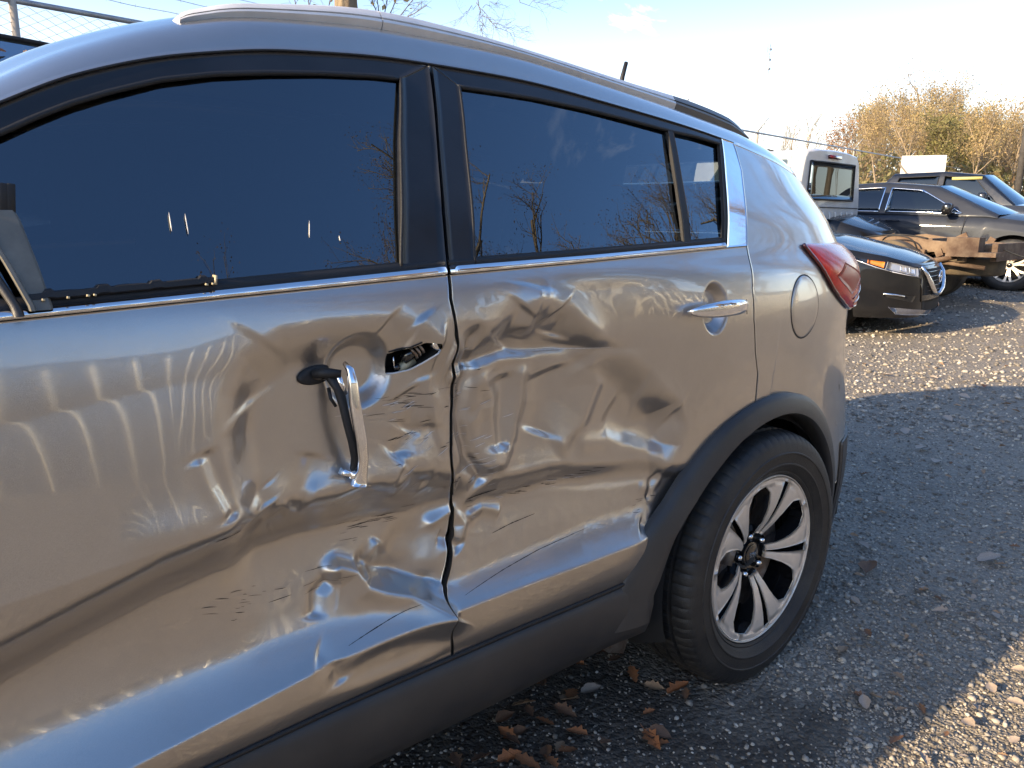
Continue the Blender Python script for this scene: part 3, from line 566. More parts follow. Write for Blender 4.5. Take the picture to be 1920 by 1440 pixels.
for a in np.linspace(-24,181,156):
    ra=math.radians(a); A_=float(ro(a)); B_=float(ri(a)); row=[]
    for t,o in [(0,-.006),(.02,.006),(.06,.013),(.3,.022),(.65,.031),(.88,.034),(.96,.028),(1,.015),(1.0,-.03),(1.0,-.045)]:
        r=A_+(B_-A_)*t; xx_=r*math.cos(ra); zz_=.35+r*math.sin(ra)
        zc=max(zz_,.25); row.append([xx_,-(float(WZ(max(zc,.40)))-float(TL(xx_+float(SH(zc))*float(shf(xx_))))+o),zz_])
    P.append(row)
P=np.array(P); arch=autosmooth(obj('wheel_arch_cladding',P,gridF(*P.shape[:2])[:,::-1],M['plastic'],car),50)
# wheel housing
prof_h=[(-.86,.385),(-.80,.43),(-.70,.44),(-.55,.44),(-.52,.10)]
P=[]
for a in np.linspace(-20,200,50):
    ra=math.radians(a); P.append([[r_*math.cos(ra),y_,.35+r_*math.sin(ra)] for y_,r_ in prof_h])
P=np.array(P); obj('wheel_housing',P,gridF(50,5),M['dark'],car)
# mud flap stub and underbody
obj('underbody',*box((-1.1,0,.33),(3.6,1.50,.14)),M['dark'],car)
V,F=box((-.50,-.78,.265),(.06,.10,.07),roty(.4)); obj('sill_end_bracket',V,F,M['steel'],car)
# --- fuel flap
th=np.linspace(0,2*np.pi,64,endpoint=False); cxf,czf,rxf,rzf=.117,1.032,.080,.080
rows=[]
for r_,o in [(1.062,.0006),(1.02,.0008)]: rows.append(S(cxf+rxf*r_*np.cos(th),czf+rzf*r_*np.sin(th),o))
P=np.array(rows); obj('fuel_flap_gap',P,gridF(2,64,0,False,True),M['rubber'],car)
rows=[S(cxf+rxf*r_*np.cos(th),czf+rzf*r_*np.sin(th),o) for r_,o in [(1.018,-.002),(1.015,.0012),(.99,.0022),(.8,.0026),(.5,.0028),(.2,.003),(.0,.003)]]
P=np.array(rows); obj('fuel_flap',P,gridF(7,64,0,False,True),M['paint'],car)
# --- tail lamp
def lamp_uv(sgn=1):
    n,m=40,24; P=[]
    L_=np.array([(.190,1.193),(.222,1.146),(.260,1.105),(.300,1.071),(.360,1.040),(.430,1.015),(.50,.997),(.56,.990)])
    Tt=np.array([(.190,1.193),(.30,1.193),(.42,1.192),(.55,1.190),(.68,1.180),(.78,1.15),(.80,1.08),(.72,1.0),(.60,.985),(.56,.990)])
    def rs(pl,n): d=np.concatenate([[0],np.cumsum(np.linalg.norm(np.diff(pl,axis=0),axis=1))]); s=np.linspace(0,d[-1],n); return np.stack([np.interp(s,d,pl[:,0]),np.interp(s,d,pl[:,1])],-1)
    a=rs(L_,n);b=rs(Tt,n)
    for i in range(n):
        row=[]
        for j in range(m):
            t=j/(m-1); u,z_=a[i]*(1-t)+b[i]*t; e=math.sin(math.pi*i/(n-1))**.6; h=.002+.030*e*(math.sin(math.pi*min(1,t*1.0))**.5 if 0<t<1 else 0)
            row.append(tail(u+0*SH(z_),z_,h)*np.array([1,sgn,1]))
        P.append(row)
    return np.array(P)
for sgn in(1,-1):
    P=lamp_uv(sgn); lampo=obj('tail_lamp',P,gridF(40,24,0,sgn<0),M['red'],car)
    if sgn>0:
        P_near=P; lamp_near=lampo; edge=P[:,0]; V,F=tube(edge+np.array([0,-.004,0]),.005,6); obj('lens_edge',V,F,M['red_dark'],lampo)
g=P_near[12:25,3:12]+np.array([0,-.0012,0]); V,F=sheet(g,.001); obj('reflector_step',V,F,M['red_step'],lamp_near)
for i_ in (27,30,33): V,F=tube(P_near[i_,3:14]+np.array([0,-.001,0]),.0016,5); obj('lens_rib',V,F,M['red_dark'],lamp_near)
# --- far side, kept plain: doors, glass and quarter in mirror
def mirror(Px): return Px*np.array([1,-1,1])
def Sp(x,z,off=0): x,z=np.broadcast_arrays(x,z); return np.stack([x,-(w0(x,z)+off),z],-1)
for (a,b) in [(-2.12,-1.035),(-1.03,-.45)]:
    X=np.linspace(a,b,40)[:,None]+np.zeros((1,40)); Z=.447+np.linspace(0,1,40)[None,:]*(ZT(X)-.447); V,F=sheet(mirror(Sp(X,Z)),.015,flip=True); d_=obj('door',V,F,M['paint'],car)
X=np.linspace(-.445,.30,50)[:,None]+np.zeros((1,40)); Z=zlow(X)+np.linspace(0,1,40)[None,:]*(1.2-zlow(X)); V,F=sheet(mirror(Sp(X,Z)),.015,flip=True); obj('quarter_panel',V,F,M['paint'],car)
g=tailpatch(.30,.86,.45,1.2,24,24)*np.array([1,-1,1]); V,F=sheet(g,.015,flip=True); obj('quarter_panel',V,F,M['paint'],car)
for (a,b) in [(-2.2,-1.0),(-1.0,-.12)]:
    X=np.linspace(a,b,30)[:,None]+np.zeros((1,12)); Z=ZT(X)+np.linspace(0,1,12)[None,:]*(ZF(X)-ZT(X)); obj('window_pane',mirror(Sp(X,Z,-.004)),gridF(30,12,0,True),M['glass'],car)
X=np.linspace(-.12,.30,14)[:,None]+np.zeros((1,12)); Z=1.2+np.linspace(0,1,12)[None,:]*(ZF(X)-1.2); obj('rear_pillar',mirror(Sp(X,Z)),gridF(14,12,0,True),M['paint'],car)
g=np.array([tail(u,zz_) for u in np.linspace(.3,.86,16) for zz_ in np.linspace(1.2,1.4,8)]).reshape(16,8,3)*np.array([1,-1,1]); obj('rear_pillar',g,gridF(16,8,0,True),M['paint'],car)
# --- front end (outside the frame): fender, bonnet, nose
fx=np.linspace(-3.52,-2.125,50)
def front_sec(x_):
    t=(x_+2.125)/-1.395; taper=.0+.16*t**3; zt=1.10-.05*t-.22*max(0,(t-.45)/.55)**2
    ys=-(.925-taper); zlo=.45
    if abs(x_+2.64)<AR: zlo=.35+math.sqrt(AR*AR-(x_+2.64)**2)
    ks=[(ys+.02,zlo),(ys,zlo*.5+zt*.45),(ys+.01,zt-.14),(ys+.06,zt-.04),(ys+.20,zt+.01),(ys*.45,zt+.05),(0,zt+.06)]
    ks=np.array(ks); d=np.arange(7); return np.stack([np.full(40,x_),spline(d,ks[:,0])(np.linspace(0,6,40)),spline(d,ks[:,1])(np.linspace(0,6,40))],-1)
G=np.array([front_sec(a) for a in fx]); 
for sgn in(1,-1): obj('front_fender',G[:,:26]*np.array([1,sgn,1]),gridF(50,26,0,sgn<0),M['paint'],car)
bo=np.concatenate([G[:,25:],(G*np.array([1,-1,1]))[:,::-1][:,1:15]],1); obj('bonnet',bo,gridF(bo.shape[0],bo.shape[1]),M['paint'],car)
nose=[]
for zz_ in np.linspace(.25,.84,12):
    nose.append([[-3.52-.10*math.sin(math.pi*(zz_-.2)/.8)*(1-(abs(y_)/.78)**2.5),y_,zz_] for y_ in np.linspace(-.77,.77,30)])
obj('front_bumper',np.array(nose),gridF(12,30),M['plastic'],car)
# seats and lining, dim behind the tint
for sy in(-.38,.38):
    for sx_ in (-1.35,-.55):
        mb=MB(); mb.box((sx_,sy,.78),(.50,.48,.16)); st=mb.obj('seat',M['interior'],car,bevel=.03)
        mb=MB(); mb.box((sx_+.24,sy,1.05),(.13,.46,.55),roty(.25)); mb.obj('backrest',M['interior'],st,bevel=.03)
        mb=MB(); mb.box((sx_+.33,sy,1.37),(.09,.26,.17),roty(.25)); mb.obj('head_rest',M['interior'],st,bevel=.03)
obj('cabin_floor',*box((-1.0,0,.50),(2.6,1.5,.08)),M['interior'],car)
obj('dashboard',*box((-2.15,0,.98),(.35,1.45,.22)),M['interior'],car)
# ================================================================== WHEELS
def build_wheel(parent,cx,detailed=True):
    wh=empty('wheel'); wh.parent=parent; wh.location=(cx,-.80,.35); 
    # tyre
    seg=72*5; prof=[(-.085,.235),(-.100,.240),(-.104,.246),(-.103,.249),(-.112,.258),(-.117,.268),(-.1195,.270),(-.1195,.273),(-.118,.275),(-.120,.290),(-.1215,.299),(-.1235,.301),(-.1235,.304),(-.1210,.306),(-.117,.325),(-.112,.338),(-.104,.347),(-.094,.3525),(-.080,.3555),(-.066,.3575),(-.064,.350),(-.056,.350),(-.054,.3585),(-.022,.3592),(-.020,.351),(-.010,.351),(-.008,.3595),(.024,.3592),(.026,.351),(.036,.351),(.038,.3585),(.066,.3575),(.094,.3525),(.112,.338),(.12,.30),(.112,.255),(.085,.235)]
    prof=np.array(prof); th=np.arange(seg)*2*np.pi/seg; k=np.arange(seg)%5
    R_=np.repeat(prof[:,1][:,None],seg,1)
    for i,(y,r) in enumerate(prof):
        if .336<r: 
            if abs(y)>.066: R_[i]-=np.where(k==0,.0032,0)
            elif r>.353: 
                kk=(np.arange(seg)+ (2 if y>0 else 0))%5; R_[i]-=np.where(kk==0,.0035,0)
    Y=np.repeat(prof[:,0][:,None],seg,1)
    # raised ribs on the sidewall
    V=np.stack([R_*np.cos(th),Y,R_*np.sin(th)],-1)
    V[...,2]=np.maximum(V[...,2],-.3530)           # flat where it carries the car
    ty=obj('tyre',V.reshape(-1,3),gridF(len(prof),seg,0,False,True),M['tyre'],wh); autosmooth(ty,28)
    rr=[]
    for r0,o in [(.300,.1225),(.272,.1195)]:
        th2=np.linspace(0,2*np.pi,128,endpoint=False); pth=np.stack([r0*np.cos(th2),0*th2-o,r0*np.sin(th2)],-1)
        for s_ in range(128): rr.append(pth[s_])
    # barrel, lip
    V,F=lathe_y([(-.082,.236),(-.094,.2365),(-.098,.234),(-.094,.2305),(-.06,.222),(.06,.215),(.08,.23)],96); autosmooth(obj('rim_barrel',V,F,M['gloss_black'],wh),40)
    V,F=lathe_y([(-.0960,.2325),(-.0990,.2335),(-.0995,.2350),(-.0980,.2364),(-.094,.2368)],128); obj('rim_lip',V,F,M['machined'],wh)
    # brake disc and hub
    V,F=lathe_y([(-.036,.0),(-.036,.155),(-.024,.155),(-.024,.0)],64); autosmooth(obj('brake_disc',V,F,M['steel'],wh))
    V,F=box((-.10,-.02,.06),(.08,.07,.12),roty(.4)); obj('brake_caliper',V,F,M['steel'],wh)
    V,F=lathe_y([(-.055,.0),(-.058,.030),(-.056,.034),(-.046,.037),(-.046,.052),(-.050,.066),(-.044,.080),(-.02,.085),(-.0,.07)],64); autosmooth(obj('hub',V,F,M['gloss_black'],wh),35)
    V,F=lathe_y([(-.0625,.0),(-.0628,.024),(-.0605,.0285),(-.052,.030)],48); cap=autosmooth(obj('centre_cap',V,F,M['gloss_black'],wh),35)
    def text(body,size):
        c=bpy.data.curves.new('t','FONT'); c.body=body; c.size=size; c.extrude=.0006; c.align_x='CENTER'; c.align_y='CENTER'
        o=bpy.data.objects.new('t',c); COL.objects.link(o); dg=bpy.context.evaluated_depsgraph_get(); me=bpy.data.meshes.new_from_object(o.evaluated_get(dg)); bpy.data.objects.remove(o); return me
    me=text('KIA',.021); me.materials.clear(); e=link('cap_lettering',me,M['chrome'],cap); e.rotation_euler=(math.pi/2,.12,0); e.location=(0,-.0636,0)
    # spokes: five forked pairs, faces turned bright, sides black
    a_slot=math.radians(66)
    hw=lin([.06,.07,.09,.13,.165,.190,.2135],[.0195,.024,.032,.044,.050,.050,.029])
    sw=lin([.06,.085,.12,.17,.222],[.0012,.0030,.0060,.0098,.0132])
    yf=lin([.05,.07,.10,.14,.18,.22,.24],[-.058,-.066,-.080,-.091,-.0965,-.0985,-.0985])
    for q in range(5):
        a0=a_slot+q*2*math.pi/5
        sp=empty('spoke_pair'); sp.parent=wh
        for side in(1,-1):
            rs=[.062,.07,.08,.09,.10,.115,.13,.145,.16,.175,.19,.203,.2134,.2136,.222,.2222,.2275,.2315]; P=[];B=[];D_=[]
            for r in rs:
                lo=math.asin(min(.9,float(sw(r))/r)) if r<.2221 else 0.0
                hi=math.radians(36)-(math.asin(float(hw(r))/r) if r<.2135 else 0)
                hi=max(hi,lo+.02)
                # inner end narrows to a point beside the slot
                row=[];rb=[];rd=[]
                for t in np.linspace(0,1,7):
                    a=a0+side*(lo+(hi-lo)*t); edge=.0012*(1-math.sin(math.pi*t)) if 0<t<1 else .0022
                    p=[r*math.cos(a),float(yf(r))+edge,r*math.sin(a)]; row.append(p)
                P.append(row)
            P=np.array(P)
            V,F=sheet(P,.004,flip=side<0); face=obj('spoke_face',V,F,M['machined'],sp)
            Q=P.copy(); Q[...,1]+=.0025
            n_,m_=P.shape[:2]; idx=np.arange(n_*m_).reshape(n_,m_); loop=np.concatenate([idx[0,:],idx[1:,-1],idx[-1,-2::-1],idx[-2:0:-1,0]])
            top=Q.reshape(-1,3)[loop]; c=top.mean(0); mid=top+ (top-c)*np.array([.05,0,.05]); mid[:,1]+=.012; bot=mid.copy(); bot[:,1]+=.030
            k_=len(loop); V=np.concatenate([top,mid,bot]); F=gridF(3,k_,0,False,True); autosmooth(obj('spoke_side',V,F,M['gloss_black'],sp,smooth=True),40)
    for q in range(5):
        a=math.radians(102+72*q); r=.0572; c=(r*math.cos(a),-.048,r*math.sin(a))
        V,F=lathe_y([(-.018,.0),(-.0165,.005),(-.012,.0085),(.0,.0095),(.01,.0095)],6,c); obj('wheel_nut',V,F,M['chrome'],wh)
        V,F=lathe_y([(-.008,.0145),(-.004,.0135),(.004,.013)],20,c); obj('nut_recess',V,F,M['gloss_black'],wh)
    a=math.radians(190); V,F=tube([[.205*math.cos(a),-.072,.205*math.sin(a)],[.188*math.cos(a),-.086,.188*math.sin(a)]],[.0055,.0062],10); obj('valve_cap',V,F,M['green'],wh)
    return wh
rear_wheel=build_wheel(car,0)
def copy_children(src,dst):
    for ch in list(src.children):
        c=ch.copy(); COL.objects.link(c); c.parent=dst; copy_children(ch,c)
def copy_tree(src,parent=None):
    c=src.copy(); COL.objects.link(c); c.parent=parent; copy_children(src,c); return c
fwheel=copy_tree(rear_wheel,car); fwheel.location=(-2.64,-.80,.35)
for xw in(0,-2.64):
    c=copy_tree(rear_wheel,car); c.location=(xw,.80,.35); c.rotation_euler=(0,0,math.pi)
# ================================================================== DAMAGE FITTINGS ON THE FRONT DOOR
def ellipse_pad(cx,cz,rx,rz,rot,h,off,mt,name,parent,label=None):
    th=np.linspace(0,2*np.pi,40,endpoint=False); rows=[]
    for r_,o in [(1.0,0),(.97,h*.7),(.85,h),(.5,h*1.05),(0,h*1.08)]:
        ex=rx*r_*np.cos(th);ez=rz*r_*np.sin(th); rows.append(S(cx+ex*math.cos(rot)-ez*math.sin(rot),cz+ex*math.sin(rot)+ez*math.cos(rot),o+off))
    return obj(name,np.array(rows),gridF(5,40,0,False,True),mt,parent,label=label)
pad=ellipse_pad(-1.278,1.021,.030,.0145,.12,.006,.001,M['rubber'],'handle_base_pad',front_door)
ellipse_pad(-1.270,1.021,.016,.008,.12,.003,.0075,M['gloss_black'],'handle_socket',front_door)
# the bar hangs down from its front pivot, foot end lowest
def swept(path,sizes,name,mt,parent,seg=16,rot=None):
    P=np.array(path,float); n=len(P); T=np.gradient(P,axis=0); T/=np.linalg.norm(T,axis=1)[:,None]
    V=[]
    for i in range(n):
        t=T[i]; a=np.cross(t,np.array([0,1.,0])); a/=np.linalg.norm(a); b=np.cross(a,t); a_,b_=sizes[i]
        for k in range(seg):
            th=2*math.pi*k/seg; c,s=math.cos(th),math.sin(th); c=abs(c)**.7*np.sign(c); s=abs(s)**.7*np.sign(s); V.append(P[i]+a*a_*c+b*b_*s)
    F=[list(f) for f in gridF(n,seg,0,False,True)]+[list(range(seg)),[(n-1)*seg+k for k in range(seg)]]
    return obj(name,V,F,mt,parent)
yb=lambda x_,z_:float(S(x_,z_)[1])
pa=[(-1.2435,1.040,.030),(-1.2400,1.030,.042),(-1.2390,1.010,.047),(-1.2385,.980,.050),(-1.2350,.950,.052),(-1.2305,.920,.052),(-1.2265,.890,.048),(-1.2245,.870,.040),(-1.2270,.852,.036),(-1.2290,.842,.035)]
y0=yb(-1.26,1.0)
path=[(a,y0-c,b) for a,b,c in pa]
handle=swept(path,[(.003,.003),(.0060,.005),(.0075,.006),(.0085,.0065),(.0090,.0065),(.0090,.0065),(.0088,.0065),(.0090,.007),(.0125,.009),(.0135,.009)],'broken_pull_handle',M['chrome'],front_door)
# black inner half of the handle
path2=[(-1.262,y0-.018,1.022),(-1.252,y0-.026,1.000),(-1.250,y0-.034,.975),(-1.246,y0-.038,.945),(-1.240,y0-.040,.915),(-1.235,y0-.038,.888),(-1.236,y0-.030,.868)]
swept(path2,[(.009,.008),(.008,.007),(.0065,.006),(.006,.006),(.006,.006),(.006,.006),(.004,.004)],'handle_inner_shell',M['rubber'],handle,10)
V,F=tube([(-1.285,y0-.008,1.024),(-1.268,y0-.022,1.026),(-1.250,y0-.032,1.024)],[.007,.008,.006],8); obj('handle_pivot_arm',V,F,M['rubber'],handle)
V,F=box((-1.249,y0-.028,1.005),(.006,.012,.03),roty(-.35)); obj('bent_bracket',V,F,M['chrome'],handle)
V,F=tube([(-1.262,y0-.012,1.0),(-1.263,y0-.020,.985),(-1.256,y0-.022,.972)],[.003,.003,.0025],6); obj('handle_clip',V,F,M['rubber'],handle)
# small hoof at the bottom end
V,F=box((-1.246,y0-.030,.864),(.020,.016,.010),roty(.5)); obj('handle_end_hook',V,F,M['chrome'],handle)
# torn lock opening
yl=yb(-1.11,1.03)
obj('lock_cavity',*box((-1.11,yl+.052,1.03),(.14,.004,.10)),M['dark'],front_door)
xo=[-1.151,-1.152,-1.112,-1.090,-1.062,-1.066,-1.094,-1.115]; 
LP=np.array([S(a,b)[()] for a,b in LOCK]); th_=np.linspace(0,1,24)
back_=LP+np.array([0,.045,0]); V=np.concatenate([LP+np.array([0,.001,0]),back_]); obj('lock_hole_wall',V,gridF(2,8,0,False,True),M['dark'],front_door,smooth=False)
lockb=MB()
ax=np.array([.82,0,.57])
def along(s,dy=0,dz=0): return (-1.128+ax[0]*s,yl+.006+dy,1.018+ax[2]*s+dz)
V,F=tube([along(.012,.012),along(.045,.006)],[.010,.011],12); obj('lock_barrel_housing',V,F,M['gloss_black'],front_door)
for k,s in enumerate((.030,.037,.044)):
    V,F=tube([along(s,.004-.0012*k),along(s+.0035,.0035-.0012*k)],[.0125,.0125],16); obj('lock_collar',V,F,M['steel'],front_door)
V,F=tube([(-1.070,yl-.002,1.050),(-1.064,yl-.012,1.0515)],[.0125,.0115],20); lk=obj('key_lock_cylinder',V,F,M['chrome'],front_door)
V,F=tube([(-1.0645,yl-.0118,1.0514),(-1.0638,yl-.0130,1.0516)],[.0075,.0075],16); obj('keyway',V,F,M['dark'],lk)
obj('plastic_latch_clip',*box((-1.112,yl+.020,1.016),(.034,.018,.012),roty(-.5)),M['cream'],front_door)
V,F=tube([(-1.139,yl+.012,1.036),(-1.139,yl+.010,1.016)],[.0012,.0012],6); obj('latch_rod',V,F,M['chrome'],front_door)
V,F=tube([(-1.137,yl+.016,1.013),(-1.127,yl+.014,1.015)],[.0055,.0055],10); obj('latch_knob',V,F,M['gloss_black'],front_door)
bead('torn_edge_lip',[(-1.152,1.006),(-1.112,1.009),(-1.090,1.020),(-1.062,1.040)],.0016,.001,M['scratch_l'],front_door)
bead('torn_edge_lip',[(-1.150,1.043),(-1.118,1.049),(-1.10,1.057)],.0013,.001,M['scratch'],front_door)
# raised rim round the lock pad
# --- rear door handle, whole
yr=lambda x_,z_:float(S(x_,z_)[1])
pts=[]; 
for t in np.linspace(0,1,26):
    x_=-.418+t*.218; z_=1.0585+.004*math.sin(math.pi*t)+.001*t; bow=math.sin(math.pi*t)**.55
    pts.append((x_,-(float(w0(x_,z_))+.004+.034*bow),z_))
sz=[(.002+.0165*(1-abs(2*t-1)**2.6)**.6,.002+.0105*(1-abs(2*t-1)**2.6)**.6) for t in np.linspace(0,1,26)]
rh=swept(pts,sz,'pull_handle',M['chrome'],rear_door,20)
bead('handle_joint_line',[(-.2305,1.043),(-.2300,1.060),(-.2305,1.077)],.0009,.033,M['rubber'],rh)
# --- torn seal and bent glass channel standing off the front window
ch=empty('bent_window_channel'); ch.parent=front_door; put(ch,label='grey guide strip with black cap standing at the left end of the window')
gy=lambda x_,z_: -(float(np.interp(z_,[1.10,1.17,1.25,1.35,1.45],[.908,.871,.830,.780,.73]))-.006)
def gp(x_,z_,o): return np.array([x_,gy(x_,z_)-o,z_])
P=[]
Lx=lin([1.150,1.20,1.25,1.262],[-1.643,-1.659,-1.678,-1.690]); Rx_=lin([1.150,1.20,1.25,1.262],[-1.617,-1.6235,-1.632,-1.636])
for z_ in np.linspace(1.146,1.262,20):
    a=float(Lx(z_));b=float(Rx_(z_)); P.append([gp(a,z_,.010),gp(a+.002,z_,.016),gp(a+.006,z_,.016),gp(a+.008,z_,.012),gp(b-.003,z_,.012),gp(b,z_,.008),gp(b,z_,.001)])
P=np.array(P); autosmooth(obj('guide_strip',P,gridF(*P.shape[:2])[:,::-1],mat('khaki_grey_plastic',(.16,.15,.125),rough=.5,vary=.2,vscale=30),ch),30)
P=[]
for z_ in np.linspace(1.140,1.262,20):
    a=float(Lx(z_))-.016-(z_-1.14)*.10; P.append([gp(a,z_,.004),gp(a+.002,z_,.012),gp(a+.009,z_,.012),gp(a+.012,z_,.004)])
P=np.array(P); obj('guide_strip_edge',P,gridF(*P.shape[:2])[:,::-1],M['plastic'],ch)
mb=MB()
for i in range(7):
    a=-1.683+i*.0075; zt=1.299-.0010*i+random.uniform(-.001,.001); zb_=1.258+random.uniform(-.001,.001)
    c=gp(a,(zt+zb_)/2,.012); mb.box(c,(.0085,.012,zt-zb_),roty(random.uniform(-.1,.1)))
mb.obj('channel_cap',M['rubber'],ch,bevel=.001)
# torn strip along the sill: bumpy black seal with clips
P=[]; rn_=random.Random(4)
xs_=np.linspace(-1.640,-1.4205,64)
for i,x_ in enumerate(xs_):
    base=float(ZT(x_))+.006; h=.0095+.002*vnoise(np.array(x_*60),np.array(.3))+ (.0035 if abs(((x_+1.640)%.062)-.02)<.006 else 0)
    P.append([gp(x_,base,.004),gp(x_,base+h*.3,.013),gp(x_,base+float(h)*.9,.014),gp(x_,base+float(h),.010),gp(x_,base+float(h)*.9,.002)])
P=np.array(P); V,F=sheet(P,.002); ts=autosmooth(obj('torn_seal_strip',V,F,M['rubber'],front_door),30)
for x_ in (-1.6265,-1.600,-1.578,-1.5705,-1.4245,-1.4330):
    z_=float(ZT(x_))+.008; obj('seal_clip',*box(gp(x_,z_,.0145),(.0030+.002*rn_.random(),.003,.0026),roty(.2)),M['cream'],ts)
obj('seal_clip',*box(gp(-1.4195,float(ZT(-1.4195))+.0125,.010),(.003,.012,.013),roty(.15)),M['cream'],ts)
# short pale scuffs on the front glass
for (a,b,c,d) in [(-1.4555,1.261,-1.4575,1.236),(-1.4345,1.2595,-1.4365,1.232),(-1.2525,1.2505,-1.2600,1.2255),(-1.2095,1.228,-1.210,1.220)]:
    p=[gp(a+(c-a)*t,b+(d-b)*t,.0006) for t in np.linspace(0,1,5)]; V,F=tube(p,[.0002,.0008,.0008,.0009,.0003],4); obj('glass_scuff',V,F,M['scratch_l'],front_door)
# --- scrapes in the paint: thin ribbons lying on the metal
def ribbons(name,items,mt,parent):
    V=[];F=[];n=0
    for pl,w_ in items:
        pl=np.array(pl,float); d=np.concatenate([[0],np.cumsum(np.linalg.norm(np.diff(pl,axis=0),axis=1))]); k=max(3,int(d[-1]/.004)); s=np.linspace(0,d[-1],k)
        c=np.stack([np.interp(s,d,pl[:,0]),np.interp(s,d,pl[:,1])],-1); t=np.gradient(c,axis=0); t/=np.linalg.norm(t,axis=1)[:,None]+1e-9; nn=np.stack([-t[:,1],t[:,0]],-1)
        ww=w_*np.sin(np.pi*np.linspace(.03,.97,k))**.5*(1+.35*np.array([rn_.uniform(-1,1) for _ in range(k)])); a=c+nn*ww[:,None]; b=c-nn*ww[:,None]
        A=S(a[:,0],a[:,1],.0007);B=S(b[:,0],b[:,1],.0007); V.append(np.stack([A,B],1).reshape(-1,3)); F+= [[n+2*i,n+2*i+1,n+2*i+3,n+2*i+2] for i in range(k-1)]; n+=2*k
    return obj(name,np.concatenate(V),F,mt,parent,kind='stuff')
def streaks(cx,cz,lx,lz,num,ln,sl,w_):
    out=[]
    for _ in range(num):
        x_=cx+rn_.gauss(0,lx);z_=cz+rn_.gauss(0,lz); l_=ln*rn_.uniform(.3,1.4); a=sl+rn_.gauss(0,.05)
        out.append(([(x_,z_),(x_+l_*.5,z_+l_*.5*a+rn_.uniform(-.001,.001)),(x_+l_,z_+l_*a)],w_*rn_.uniform(.5,1.3)))
    return out
dk=streaks(-1.19,.735,.035,.010,20,.028,-.05,.0004)+streaks(-1.42,.675,.03,.012,16,.018,-.25,.00035)+streaks(-1.27,.66,.03,.012,8,.03,.05,.0004)+streaks(-1.13,.955,.03,.012,18,.03,-.05,.0004)+streaks(-1.10,.90,.03,.03,12,.016,.1,.0006)
dk+=[([(-1.245,.556),(-1.18,.567),(-1.10,.582)],.0007),([(-1.46,.815),(-1.42,.818)],.0007)]
ribbons('scrape_marks',dk,M['scratch'],front_door)
lt=streaks(-1.10,.90,.03,.05,14,.02,.4,.0006)+streaks(-1.16,.945,.03,.01,8,.03,0,.0006)
ribbons('scrape_marks',lt,M['scratch_l'],front_door)
dk=[([(-1.0,.565),(-.9,.582),(-.8,.596),(-.70,.604),(-.66,.606)],.0006),([(-.91,.655),(-.86,.663),(-.80,.668)],.0008),([(-.97,.738),(-.90,.743)],.001)]+streaks(-.76,.727,.10,.006,18,.03,-.15,.0005)+streaks(-.98,.80,.02,.02,8,.014,.1,.0006)+streaks(-1.0,.955,.02,.03,12,.02,.0,.0004)+streaks(-.5,.63,.03,.02,8,.02,-.1,.0007)
ribbons('scrape_marks',dk,M['scratch'],rear_door)
lt=[([(-.87,1.010),(-.78,1.006),(-.70,1.001),(-.62,.998)],.0007),([(-1.0,.802),(-.96,.806),(-.93,.808)],.0006)]+streaks(-.95,.82,.03,.04,16,.03,.2,.0006)+streaks(-.99,.92,.012,.05,10,.014,.1,.0006)+streaks(-.8,.72,.1,.006,10,.03,-.12,.0005)
ribbons('scrape_marks',lt,M['scratch_l'],rear_door)
# ================================================================== GROUND
VD=np.array([math.cos(math.radians(22)),math.sin(math.radians(22))])
def gz(x,y):
    x=np.asarray(x,float);y=np.asarray(y,float)
    s=(x+1.79)*VD[0]+(y+1.94)*VD[1]; t=np.maximum(s-1.9,0); z=.027*(t-1.2*(1-np.exp(-t/1.2)))
    z=np.minimum(z,.027*60+0*z)
    lat=-(x+1.79)*VD[1]+(y+1.94)*VD[0]
    bank=sstep((s-34)/16)*1.9+sstep((s-60)/60)*4.0
    z=z+bank*sstep((lat+12)/14)
    return z
def axis(lo,hi,c,d0,g):
    a=[c];d=d0
    while a[-1]<hi: a.append(a[-1]+d); d*=g
    b=[c];d=d0
    while b[-1]>lo: b.append(b[-1]-d); d*=g
    return np.array(b[::-1][:-1]+a)
gx=axis(-900,900,.2,.022,1.026); gy_=axis(-900,900,-1.2,.022,1.026)
X,Y=np.meshgrid(gx,gy_,indexing='ij')
near=np.exp(-(((X-.5)/5)**2+((Y+.8)/4)**2))
Z=gz(X,Y)+near*(.010*fbm(X*2.2,Y*2.2,3)+.006*fbm(X*14,Y*14,3))+.05*fbm(X*.25+9,Y*.25,3)*sstep((np.hypot(X,Y)-6)/10)-.006
gm=bpy.data.materials.new('gravel_lot'); gm.use_nodes=True; t=gm.node_tree; l=t.links.new; b=t.nodes['Principled BSDF']; b.inputs['Roughness'].default_value=.85
def N(t,k,**kw):
    n=t.nodes.new(k)
    for a,v in kw.items():
        if a in n.inputs: n.inputs[a].default_value=v
        else: setattr(n,a,v)
    return n
tcg=N(t,'ShaderNodeTexCoord'); 
v1=N(t,'ShaderNodeTexVoronoi',Scale=115.0); v2=N(t,'ShaderNodeTexVoronoi',Scale=48.0); n1=N(t,'ShaderNodeTexNoise',Scale=1.1,Detail=8.0,Roughness=.65); n3=N(t,'ShaderNodeTexNoise',Scale=14.0,Detail=8.0,Roughness=.7)
for q in(v1,v2,n1,n3): l(tcg.outputs['Object'],q.inputs['Vector'])
def ramp(t,src,stops):
    r=t.nodes.new('ShaderNodeValToRGB'); e=r.color_ramp.elements
    e[0].position=stops[0][0];e[0].color=(*stops[0][1],1);e[1].position=stops[-1][0];e[1].color=(*stops[-1][1],1)
    for p,c in stops[1:-1]: x_=e.new(p); x_.color=(*c,1)
    t.links.new(src,r.inputs['Fac']); return r
